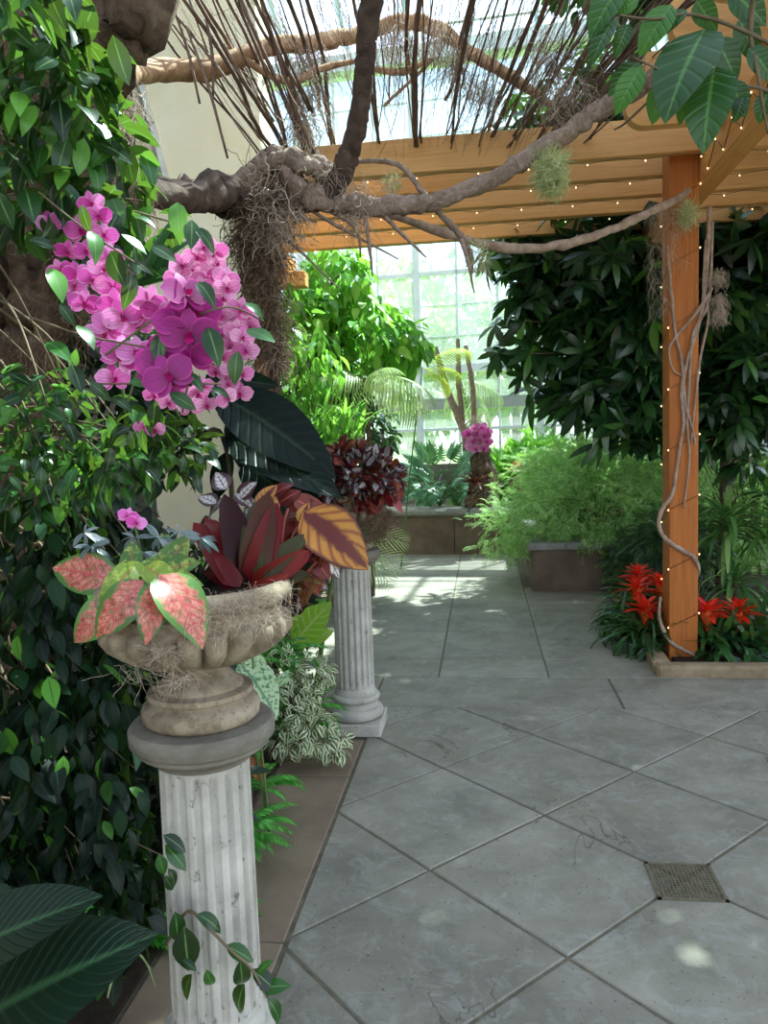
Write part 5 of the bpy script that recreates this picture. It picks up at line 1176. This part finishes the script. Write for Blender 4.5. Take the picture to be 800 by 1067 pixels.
# climbing vine leaves top right
r = thing('climbing_vine', 'climbing vine with large heart-shaped leaves hanging at the top right corner', 'climber', P(720, -40, 2.6))
TH = [leaf_t(9, .62, .5, .14, .72, .8, cols=2), leaf_t(9, .56, .7, .12, .72, .8, cols=2)]
L_vine = leafm('heart_leaf', [(0, g(18, 58, 28)), (.6, g(34, 86, 36)), (1, g(70, 130, 44))], .25, .36, vein=(7, g(70, 120, 60), .25), rib=g(90, 140, 70))
placed([(735, 30, 690, 105, 0, -.1), (745, 70, 730, 138, 0, -.1), (640, 20, 612, 60), (655, 25, 640, 55), (700, 5, 665, 50), (668, 70, 640, 112), (690, 88, 680, 125, .1), (665, 65, 632, 92, .1), (760, 85, 778, 118), (775, 100, 765, 125), (800, 95, 790, 125), (770, 20, 790, 60), (725, 0, 745, 30), (715, 10, 690, 30), (745, 40, 770, 80), (665, 0, 640, 12), (760, -10, 800, 20), (720, 95, 705, 125, .1), (700, 90, 715, 118, .15), (780, 50, 810, 80), (650, -20, 612, 30)], 2.6, TH, L_vine, r, flat=.35)
b = B()
b.tube([P(830, 60, 2.6), P(770, 30, 2.6), P(720, 15, 2.6), P(680, 20, 2.6), P(640, 15, 2.6)], [.006, .006, .005, .004, .003], 6, smooth=5)
b.tube([P(830, 110, 2.6), P(780, 90, 2.6), P(740, 110, 2.62), P(700, 80, 2.6), P(660, 60, 2.6)], [.006, .005, .004, .004, .003], 6, smooth=5)
b.tube([P(790, -40, 2.5), P(782, 30, 2.6), P(790, 80, 2.6), P(800, 140, 2.6)], [.008, .008, .006, .003], 6, smooth=5)
b.tube([P(745, 20, 2.62), P(700, 80, 2.7), P(655, 125, 2.8), P(640, 135, 2.9)], [.004, .004, .004, .003], 6, smooth=5)
b.build('stem', M_twig, r, smooth=True)

# foliage added over the pergola and path, mostly out of view, to shade the foreground
r = thing('climbing_vine', 'added mass of climbing foliage roofing the right half of the pergola as shade', 'climber', (3.2, 3.0, 3.8))
E_ = [(np.array([3.1, 5.2, 3.95]), np.array([1.5, 1.6, .22])), (np.array([2.9, 3.2, 3.95]), np.array([1.5, 1.7, .22])), (np.array([4.4, 6.2, 4.3]), np.array([1.5, 1.6, .4]))]
build_t('foliage', foliage(E_, 5200, T_ov, (.14, .26), .3, .5, .8, 1, .0), L_vine, r)
b = B()
for k in range(8): b.tube([(1.8+k*.4, .6, 3.75), (2.0+k*.4, 3, 3.8), (2.2+k*.4, 6, 3.85)], .02, 6, smooth=5, wob=.2, seed=k)
b.build('stem', M_twig, r, smooth=True)
tree('shading_tree', 'added tall tree crown above the cedar rafters, shading the path from the sun', 'tree', 3.3, 8.6, 5.6, [(np.array([1.6, 6.3, 6.3]), np.array([1.0, 1.2, .5])), (np.array([1.7, 4.8, 6.2]), np.array([1.2, .9, .5])), (np.array([2.9, 4.6, 6.2]), np.array([1.2, .9, .5])), (np.array([3.0, 6.4, 6.2]), np.array([1.3, 1.4, .6])), (np.array([2.2, 8.4, 6.6]), np.array([1.5, 1.4, .6])), (np.array([3.8, 8.6, 6.2]), np.array([1.6, 1.5, .8])), (np.array([1.2, 7.3, 6.6]), np.array([.9, 1.0, .4]))], 11500, T_ov, (.18, .32), L_sch, (.12, .06), shell=.0)  # crown added to keep sun off the foreground paving

# ------------------------------------------------------------------ outside
L_out = leafm('outdoor_leaf', [(0, g(104, 150, 84)), (1, g(170, 204, 124))], .5, .6)
def outtree(x, Y, h, w_, label, n=900, z0=0):
    r = thing('garden_tree', label, 'tree', (x, Y, z0), 'trees outside the glasshouse')
    b = B(); b.tube([(x, Y, z0-.2), (x, Y, h*.6)], [.25, .12], 8, smooth=1); b.build('trunk', M_bark, r, smooth=True)
    es = [(np.array([x+rng.normal()*w_*.35, Y+rng.normal()*.8, h*.35+h*.55*rng.random()]), np.array([w_*.5, w_*.5, h*.22])) for _ in range(6)]
    build_t('foliage', foliage(es, n, T_ov, (.6, 1.0), .5, .5, .7, 1, .3), L_out, r)
for k, (x, Y, h, w_, lb) in enumerate([(-9, 34, 9, 5, 'blurred tree outside the glass at the left beside the beige wall'), (-3.5, 38, 10.5, 5, 'blurred tree outside seen between the bright tree and main mullion'), (1.5, 34, 9, 5, 'blurred tree outside right of the main mullion'), (6, 36, 9.5, 5, 'blurred tree outside behind the umbrella tree'), (12, 34, 10, 6, 'blurred tree outside beyond the cedar post'), (18, 33, 10, 6, 'blurred tree outside at the far right edge')]): outtree(x, Y, h, w_, lb)
